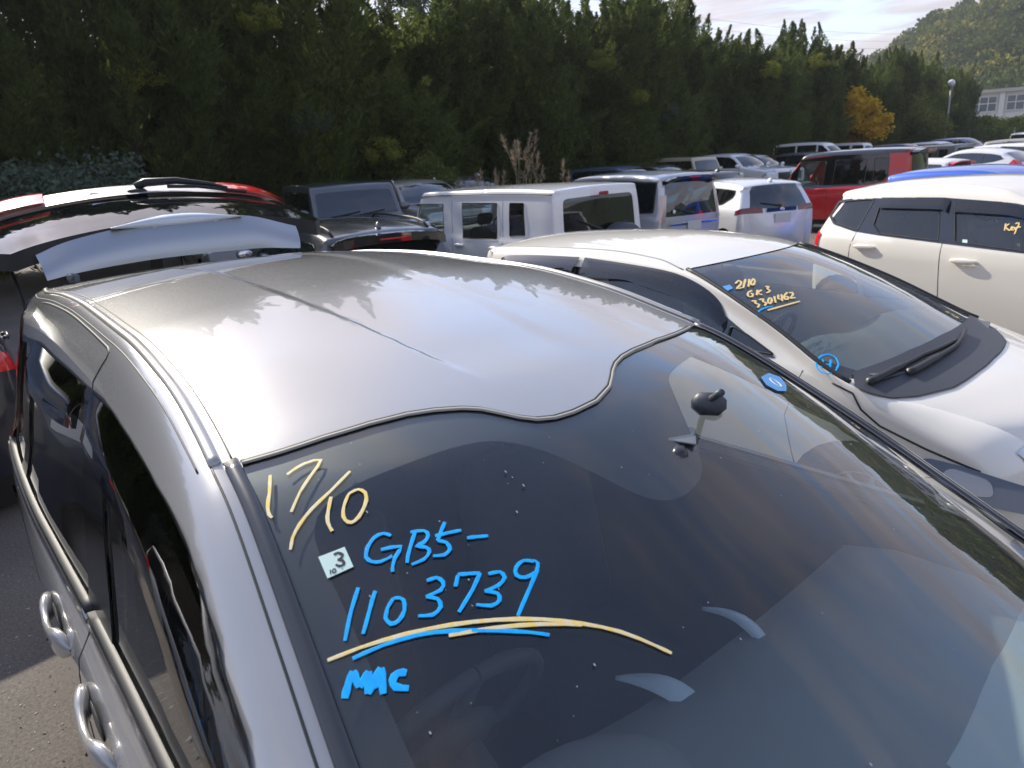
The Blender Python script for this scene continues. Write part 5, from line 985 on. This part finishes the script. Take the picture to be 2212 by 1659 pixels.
# clear high-mounted stop lamp
V=[];F=[];n=24
for i in range(n):
    s=i/(n-1);y=-.235+.57*s;k=math.sin(math.pi*s);z0=1.775+.012*k;V+=[(-3.318,y,z0-.022*k),(-3.300,y,z0+.004),(-3.340,y,z0+.020*k+.004),(-3.40,y,z0+.030*k)]
for i in range(n-1):
    for k in range(3): F.append((i*4+k,(i+1)*4+k,(i+1)*4+k+1,i*4+k+1))
sl_=mesh('high_brake_lamp',V,F,P('lamp_clear',(.62,.66,.70),.12,metal=.2,coat=1),tg)
b=MB()
for y in (-.06,.21): b.box((-3.318,y,1.772),(.012,.02,.02),None,.002)
b.build('lamp_clip',P('clip_grey',(.45,.47,.48),.4),sl_)
for sg in(-1,1):
    V=[];F=[]
    for i,x in enumerate(lin(-3.95,-4.14,6)):
        for j,t in enumerate(lin(.50 if sg<0 else .52,.985,10)):
            w=gwid(x);y=.05+sg*t*w;p=gate(x,y);V.append((p[0],p[1],p[2]+.028+.008*math.sin(j/9*3.14)))
    for i in range(5):
        for j in range(9): F.append((i*10+j,i*10+j+1,(i+1)*10+j+1,(i+1)*10+j))
    mesh('tail_lamp',V,F,REDL(),tg)
b=MB();b.box((-4.02,.05,1.905),(.10,.10,.045),None,.015);b.tube([(-4.02,.05,1.935),(-4.01,.10,1.955),(-3.99,.25,1.955),(-3.97,.42,1.925),(-3.95,.50,1.90)],[.02,.022,.018,.012,.008],8);b.tube([(-3.99,.2,1.928),(-3.96,.35,1.918),(-3.95,.60,1.872)],.010,6);b.build('rear_wiper',BLK(),tg,True)
b=MB();b.box((-4.02,-.12,1.912),(.02,.10,.018),None,.004);b.build('emblem',CHR(),tg)
for y in (-.60,.66):
    b=MB();b.tube([(-3.28,y,1.20),(-3.42,y,1.42)],.011,8);b.tube([(-3.42,y,1.42),(-3.60,y*1.02,1.70)],.007,8);b.build('gas_strut',RUB(),tg,True)
# ------------------------------------------------------------------ the other cars
PW=paint('pearl_white',(.84,.79,.69),metal=.08,rough=.38,dirt=.05);WH2=paint('solid_white',(.80,.80,.81),rough=.4,dirt=.05);SLV=paint('bright_silver',(.52,.53,.55),metal=.7,rough=.33)
RED=paint('red_paint',(.58,.010,.014),metal=.15,rough=.35);BK2=paint('black_paint',(.010,.011,.014),rough=.3);GRY=paint('grey_paint',(.11,.12,.135),metal=.4);DBL=paint('dark_blue_paint',(.015,.035,.13),metal=.4);BLUE=paint('bright_blue_paint',(.005,.10,.58),metal=.2)
BGE=paint('beige_paint',(.46,.41,.29));BGR=paint('blue_grey_paint',(.10,.15,.23),metal=.5);BRN=paint('brown_paint',(.13,.05,.04),metal=.3);TAN=paint('tan_grey_paint',(.30,.28,.25),metal=.3)
SKYG=P('windscreen_far',(.03,.045,.06),.05,coat=1,spec=.9)
WH_s='white pearl hatchback'
# nearest neighbour: pearl white hatchback
G=body('gk',3.87,1.69,1.432)
gkw=[[(-1.60,1.285),(-1.18,1.325),(-.85,1.335),(-.83,1.02),(-1.45,1.02),(-1.62,1.12)],[(-.78,1.335),(-.46,1.322),(-.12,1.300),(.11,1.245),(.23,1.18),(.31,1.095),(.31,.985),(-.75,1.0)],[(.345,1.075),(.45,1.045),(.62,.975),(.345,.975)]]
gk=make_car('white_hatchback','pearl white hatchback with gold numbers on its windscreen, parked beside the silver minivan','car',G,PW,(-2.251,2.988),1.46,holes=True,windows=gkw,gaps=[[(.78,.93),(.72,.7),(.80,.4)],[(-.81,.25),(-.80,.7),(-.80,1.0),(-.80,1.34)],[(-1.62,.55),(-1.62,.9),(-1.62,1.05)]],
   handles=[(-.58,.86),(-1.42,.87)],wipers=False,wb=2.47,seats=[-.35,-1.15],head=(2.0,2.6,-.30,.3),rearwiper=True,mirror=False)
for sg,T_,B_ in ((-1,0,0),(1,0,0)):
    for tp,bp in (([(-1.62,1.285),(-1.55,1.306),(-1.187,1.331),(-.832,1.341)],[(-1.55,1.25),(-1.31,1.25),(-1.1,1.245),(-.86,1.24)]),([(-.79,1.3414),(-.46,1.328),(-.122,1.3065),(.112,1.25),(.246,1.181),(.316,1.099)],[(-.776,1.226),(-.432,1.243),(-.30,1.225),(-.02,1.18),(.17,1.12),(.30,1.065)])):
        n=22;fT=[pchip(list(range(len(tp))),[p[k] for p in tp]) for k in(0,1)];fB=[pchip(list(range(len(bp))),[p[k] for p in bp]) for k in(0,1)];V=[];F=[]
        for i in range(n):
            a=(len(tp)-1)*i/(n-1);c=(len(bp)-1)*i/(n-1)
            for k in range(4):
                t=k/3;x=fT[0](a)*(1-t)+fB[0](c)*t;z=fT[1](a)*(1-t)+fB[1](c)*t;V.append((x,sg*(G.hw(x,z)+.006+.028*sm(t*1.5)),z))
        for i in range(n-1):
            for k in range(3): F.append((i*4+k,(i+1)*4+k,(i+1)*4+k+1,i*4+k+1))
        mesh('window_visor',V,F,glass('smoked_acrylic',(.10,.10,.11),0,1.5,1.0),gk)
hg=htop(G)
[strokes('gold_writing',G.top,hg,[q_],.012,.0003,P('paint_marker_gold',(.90,.66,.26),.5),gk,.002) for q_ in BK['gky']];[strokes('blue_writing',G.top,hg,[q_] ,.010,.001,P('paint_marker_blue',(.0,.27,.92),.5),gk,.002) for q_ in BK['gkb']];0 and strokes('blue_writing',G.top,hg,BK['gkb'],.010,.001,P('paint_marker_blue',(.0,.27,.92),.5),gk,.002)
V,F,Nn=patch(G.top,[tuple(p) for p in BK['gks']],[],.05,.02,.001,hg);mesh('blue_sticker',V,F,P('sticker_blue',(.12,.38,.72),.5),gk,nrm=Nn)
# cowl panel, wipers, bonnet line
cw=[tuple(p) for p in BK['cowl']]+[(5.15,.90),(5.25,.4),(5.28,0),(5.25,-.4),(5.15,-.9)]
V,F,Nn=patch(G.top,cw,[],.12,.05,.006,hg);cwl=mesh('cowl_panel',V,F,P('cowl_grey',(.055,.058,.068),.5,spec=.4),gk,nrm=Nn)
for nm in ('wip1','wip2'):
    q=dens([tuple(p) for p in BK[nm]],(.05,.06),False);pp=[Vector(G.top(*a)) for a in q];nn_=[surfn(G.top,a[0],a[1],hg) for a in q];n=len(q);w=[.034 if i<n*.35 else .018 for i in range(n)];V,F=ribbon(pp,nn_,w,.02,lift=.012);mesh('wiper',V,F,BLK(),gk)
q=[tuple(p) for p in BK['cowl']];q=dens(q,(.06,.06),False);pp=[Vector(G.top(*a)) for a in q];V,F=ribbon(pp,[(.2,0,1)]*len(pp),.008,.0015,lift=.006);mesh('bonnet_gap',V,F,RUB(),gk)
for sg in(-1,1):
    q=[(.93,.90),(1.03,.872),(1.077,.808),(1.162,.752),(1.354,.692),(1.56,.642)];q=dens(q,(.05,.05),False);pp=[Vector(G.side(x,z,sg)) for x,z in q];V,F=ribbon(pp,[(0,sg,.3)]*len(pp),.009,.0015,lift=.001);mesh('bonnet_gap',V,F,RUB(),gk)
    us=lin(5.0,7.02,18);pp=[Vector(G.top(u,sg*.99)) for u in us];V,F=ribbon(pp,[surfn(G.top,u,sg*.97,hg) for u in us],.034 if sg>0 else .022,.012);mesh('pillar_seal',V,F,RUB(),gk)
    us=lin(7.05,11.1,40);pp=[Vector(G.fil(u,.12,sg)) for u in us];V,F=ribbon(pp,[(0,sg*.2,1)]*40,.010,.0015);mesh('roof_moulding',V,F,P('moulding_grey',(.22,.215,.19),.5),gk)
    q=rnd([(1.30,.60),(1.36,.66),(1.50,.655),(1.75,.615),(1.82,.58),(1.80,.50),(1.5,.50)],.03)
    V,F,Nn=patch(lambda x,z:G.side(x,z,sg),q,[],.06,.04,.010,(0,sg,0));hl=mesh('headlight',V,F,P('headlamp_lens',(.34,.42,.55),.06,metal=.4,coat=1),gk,nrm=Nn)
    q=rnd([(1.42,.585),(1.45,.64),(1.60,.62),(1.62,.55),(1.50,.53)],.03)
    V,F,Nn=patch(lambda x,z:G.side(x,z,sg),q,[],.06,.04,.016,(0,sg,0));mesh('reflector',V,F,P('reflector_white',(.70,.76,.85),.25,metal=.2,coat=1),hl,nrm=Nn)
# second pearl hatchback, seen from its right side
H2=body('hatch',3.9,1.695,1.525)
gew=[[(.29,1.275),(.31,1.01),(.62,1.02),(.50,1.13)],[(-.474,1.345),(-.1,1.335),(.08,1.305),(.24,1.265),(.24,1.0),(-.36,1.035)],[(-1.14,1.355),(-.60,1.36),(-.50,1.035),(-1.05,1.06),(-1.14,1.13)],[(-1.63,1.275),(-1.58,1.315),(-1.21,1.365),(-1.285,1.075),(-1.56,1.13),(-1.64,1.20)]]
ge=make_car('white_hatchback','pearl white hatchback seen side on at the right edge, Key 2 written on its glass','car',H2,PW,(-1.68,6.64),349.8,1.03,holes=True,windows=gew,gaps=[[(.80,1.0),(.72,.7),(.80,.4)],[(-.57,1.40),(-.46,1.02),(-.42,.6),(-.44,.25)],[(-1.20,1.39),(-1.29,1.06),(-1.315,.93),(-1.31,.8),(-1.25,.62)]],
   handles=[(-.24,.893),(-1.15,.94)],visors=True,wb=2.5,seats=[-.2,-1.0],tail=(12.95,13.6,-.2,1.0))
[strokes('gold_writing',lambda x,z:H2.side(x,z,-1),(0,-1,0),[q_],.011,.0003,P('paint_marker_gold',(.90,.66,.26),.5),ge,.002) for q_ in BK['key']]
V,F,Nn=patch(lambda x,z:H2.side(x,z,-1),[tuple(p) for p in BK['gest']],[],.05,.02,.001,(0,-1,0));mesh('door_sticker',V,F,P('sticker_mint',(.62,.80,.72),.5),ge,nrm=Nn)
# white boxy off-roader with five doors
k5=dict(KIND['boxy']);p5=list(k5['p']);
for i,x in ((4,.06),(5,.19),(6,.205),(7,.232),(8,.27)): p5[i]=(x,)+p5[i][1:]
k5['p']=p5;KIND['boxy5']=k5
def body5(*a):
    s=body('boxy5',*a);s.kind='boxy5';return s
B5=Shell.__new__(Shell);
_b=body('boxy',4.3,1.645,1.72);_pr=[(4.3/2-a*4.3,z*1.72,r,f,dx,dz) for a,z,r,f,dx,dz in p5];_s=Shell(_pr,[(0,.78),(.52,.80),(.84,.815),(1.02,.81),(1.08,.795),(1.376,.777),(1.60,.752),(1.76,.725)],[(-2.15,.97),(-1.85,1),(1.85,1),(2.15,.96)])
_s.L,_s.W,_s.H,_s.kind=4.3,1.645,1.72,'boxy';_s.xn=lambda a:2.15-a*4.3
b5=make_car('white_offroader','white boxy five-door off-roader with a spare wheel behind its dark rear window','off-roader',_s,WH2,(-8.05+.16,5.54),179.2,.939,holes=True,
   windows=[[(1.05,1.49),(.40,1.50),(.40,1.03),(1.12,1.03),(1.14,1.15)],[(-.085,1.52),(-.90,1.525),(-.90,1.05),(-.10,1.03)],[(-1.17,1.53),(-1.46,1.53),(-1.49,1.12),(-1.17,1.10)]],pillars=False,spare=True,
   gaps=[[(.18,1.56),(.18,1.0),(.18,.4)],[(-1.02,1.56),(-1.02,1.0),(-1.02,.5)]],handles=[(.0,.93),(-.85,.93)],wb=2.6,seats=[.1,-.8],grille=(.6,1.8,.7),tail=(14.4,15.2,-.15,.8))
b=MB();b.box((-2.125,0.0,1.60),(.02,.16,.045),None,.006);b.build('high_brake_light',P('brake_dull',(.30,.02,.025),.3),b5)
# gutter along the roof
for sg in(-1,1):
    us=lin(7.6,11.2,24);pp=[Vector(_s.fil(u,1,sg))+Vector((0,sg*.004,0)) for u in us];V,F=ribbon(pp,[(0,sg,0)]*24,.012,.012);mesh('rain_gutter',V,F,RUB(),b5)
# silver tall minivan showing its rear with black spoiler
MV=body('minivan',4.55,1.70,1.85)
sv=make_car('silver_minivan','silver minivan seen from behind with a black roof spoiler, right of the white off-roader','minivan',MV,SLV,(-8.95,9.0),171.5,.875,spoiler=(PIANO(),.17,.05),roofmat=None,tail=(12.4,13.6,-.06,.7),tmat=P('lamp_pale',(.55,.42,.40),.1,metal=.2,coat=1),glassm=DKG(),rear_plate=True,rww=.985)
b=MB();b.box((-2.255,0,.93),(.02,1.15,.04),None,.004);b.build('tail_chrome_bar',CHR(),sv)
b=MB();b.ell((-2.235,.46,1.16),(.006,.035,.035),12);b.build('round_sticker',P('sticker_white',(.8,.82,.84),.5),sv)
YA=body('hatch',3.95,1.70,1.50)
ya=make_car('silver_hatchback','silver-white hatchback seen from its rear corner, between the silver minivan and the red wagon','car',YA,paint('silver_white',(.74,.75,.78),metal=.3,rough=.33),(-8.11,11.05),157.4,.93,fin=True,tail=(13.0,13.5,-.45,1.2),tmat=P('dark_red_lens',(.16,.004,.008),.1,coat=1),pillars=True)
b=MB();p=YA.top(13.25,0);b.box((p[0]-.012,0,p[2]),(.02,.62,.075),None,.01);b.build('tail_band',PIANO(),ya);b=MB();b.ell((p[0]-.025,0,p[2]),(.01,.05,.035),14);b.build('emblem',CHR(),ya)
# red tall wagon, black roof
RK=body('kei',3.4,1.475,1.78)
rk=make_car('red_wagon','red boxy small wagon with black roof behind the white hatchback at the right','wagon',RK,RED,(-8.01,15.28),184.3,.985,holes=True,roofmat=paint('black_roof',(.02,.021,.024),rough=.3),
  windows=[[(1.12,1.03),(.94,1.42),(.80,1.54),(.78,1.50),(.90,1.04)],[(.70,1.03),(.64,1.545),(.07,1.55),(.09,1.035)],[(-.12,1.05),(-.13,1.565),(-.79,1.565),(-.79,1.06)],[(-.965,1.08),(-.93,1.58),(-1.21,1.58),(-1.235,1.20),(-1.15,1.12)]],
  gaps=[[(.75,1.0),(.75,.4)],[(-.02,1.6),(-.02,1.0),(-.02,.3)],[(-.86,1.6),(-.86,1.0)]],spoiler=(PIANO(),.20,.04),fin=False,wb=2.5,seats=[.1,-.75],tail=(13.0,14.0,-.05,.6))
# far rows: kind, L, W, H, paint, x, y, yaw, scale, options, name, label, cat
FAR=[
 ('suv',4.6,1.80,1.56,BGR,-16.44,17.7,5.8,1.0,{},'blue_grey_suv','blue-grey estate-like SUV, nose right, behind the silver minivan in the middle','SUV'),
 ('suv',4.5,1.80,1.50,BK2,-16.7,19.8,3,1.0,{},'dark_suv','dark SUV whose windscreen shows just right of the blue-grey SUV','SUV'),
 ('boxy',3.6,1.645,1.70,BGE,-18.0,23.32,-2.6,.985,{},'beige_offroader','beige boxy off-roader with its nose to the right','off-roader'),
 ('suv',4.7,1.80,1.69,WH2,-18.3,26.7,-6,1.0,{},'white_suv','white SUV with chrome nose right of the beige off-roader','SUV'),
 ('suv',4.5,1.80,1.62,WH2,-19.4,29.8,-6,.96,{},'white_suv','second white SUV, between the beige off-roader and the red wagon','SUV'),
 ('suv',4.5,1.78,1.52,GRY,-18.4,33.2,-4,1.0,{},'dark_grey_suv','dark grey SUV roof above the windscreen end of the red wagon','SUV'),
 ('minivan',4.6,1.70,1.98,WH2,-20.3,36.7,6,1.0,dict(pillars=False),'white_van','white high-roofed van with three dark side windows under the tree row','van'),
 ('kei',3.4,1.475,1.82,WH2,-21.8,43.9,4,1.0,dict(pillars=False),'small_white_van','small white van just right of the larger white van','van'),
 ('coupe',4.5,1.78,1.52,GRY,-18.5,40.8,2,1.0,{},'grey_car','grey car whose roof shows low over the red wagon','car'),
 ('suv',4.4,1.80,1.62,DBL,-19.2,44.8,2,1.0,{},'blue_car','mid blue car roof under the yellow tree','car'),
 ('suv',4.6,1.80,1.60,WH2,-19.6,50.6,-4,1.0,{},'white_suv','white car roof in the far row between the mid blue and the navy car','SUV'),
 ('suv',4.6,1.85,1.74,DBL,-19.5,54.0,-8,1.0,{},'navy_suv','navy blue SUV with its nose to the right near the lamp post','SUV'),
 ('boxy',3.5,1.48,1.75,GRY,-11.9,28.9,172,.93,{},'grey_wagon','grey square-backed wagon with dark rear window right of the red wagon','wagon'),
 ('coupe',4.6,1.85,1.60,WH2,-9.5,26.1,174.6,.93,{},'white_coupe_suv','white coupe-backed SUV behind the blue car at the right','SUV'),
 ('hatch',3.7,1.68,1.46,WH2,-9.1,21.2,172,.93,dict(spoiler=(REDL(),.16,.03)),'white_hatchback','small white hatchback with a red-edged tail right of the red wagon','car'),
 ('hatch',4.0,1.72,1.50,BLUE,-3.2,11.0,-8,1.0,{},'blue_hatchback','bright blue hatchback showing its roof over the pearl hatchback at the right','car'),
 ('boxy',4.2,1.80,1.70,GRY,-13.3,5.88,-10.7,1.0,{},'grey_offroader','dark grey boxy off-roader with its bonnet to the right, left of the white one','off-roader'),
 ('suv',4.4,1.78,1.62,TAN,-14.6,8.4,-5,1.0,dict(rails=CHR()),'tan_suv','tan-grey SUV with silver roof rails behind the grey off-roader','SUV'),
 ('suv',4.5,1.82,1.62,BK2,-15.4,10.3,-5,1.0,dict(rails=True),'black_suv','black SUV roof just right of the tan SUV','SUV'),
 ('hatch',4.0,1.70,1.70,GRY,-13.6,3.7,-8,1.0,{},'dark_hatchback','dark grey-green car partly hidden by the red lamp of the open tailgate','car'),
 ('minivan',4.6,1.75,1.86,WH2,-17.0,61.1,-20,1.0,{},'white_minivan','white minivan nose at the far right edge before the wire fence','minivan'),
 ('suv',4.5,1.80,1.60,TAN,-12.0,41.5,-8,1.0,{},'silver_grey_suv','grey SUV roof at the right edge, behind a white SUV','SUV'),
 ('suv',4.5,1.80,1.50,WH2,-9.6,33.3,-6,1.0,{},'white_suv','white SUV cut off by the right edge behind the coupe-backed one','SUV'),
 ('suv',4.6,1.82,1.44,BK2,-12.5,14.6,176,1.0,dict(fin=True),'black_suv','black car with shark fin showing its roof behind the silver-white hatchback','SUV'),
]
for kd,L,W_,H_,pm,x,y,yw,s,op,nm,lb,ct in FAR:
    near=math.hypot(x,y)<24
    make_car(nm,lb,ct,body(kd,L,W_,H_),pm,(x,y),yw,s,far=not near,**op)
# dark SUV right behind the row, with spoiler and rails
DS=body('suv',4.6,1.85,1.50)
ds=make_car('dark_suv','dark SUV with deep rear spoiler between the open tailgate and the white off-roader','SUV',DS,paint('dark_silver',(.09,.095,.105),metal=.5),(-8.3,3.1),172,.93,spoiler=(PIANO(),.26,.09),rails=RUB(),fin=True,glassm=DKG(),tail=(13.3,14.0,-.1,1.2))
DB_=body('hatch',4.0,1.75,1.55)
db=make_car('dark_blue_hatchback','dark blue car right behind the open tailgate at the left edge','car',DB_,paint('navy_black_paint',(.006,.010,.028)),(-6.8,-1.43),180,1.0,glassm=DKG(),mirror=False,tail=(13.1,13.7,-.1,1.0))

nb=make_car('white_minivan','white minivan parked left of the silver one, mirrored in its side windows','minivan',body('minivan',4.5,1.70,1.85),WH2,(-2.6,-3.7),1.0,1.0)

# thin autumn haze over the whole car park
b=MB();b.box((0,0,30.7),(3200,3200,65));hz=b.build('haze',None);hz.data.materials.clear()
m=bpy.data.materials.new('haze_air');m.use_nodes=True;nt=m.node_tree;nt.nodes.clear();o=nt.nodes.new('ShaderNodeOutputMaterial');v=nt.nodes.new('ShaderNodeVolumePrincipled');v.inputs['Color'].default_value=(.93,.96,1,1);v.inputs['Density'].default_value=.00045;v.inputs['Anisotropy'].default_value=.3;nt.links.new(v.outputs[0],o.inputs['Volume']);hz.data.materials.append(m);tag(hz,kind='stuff')
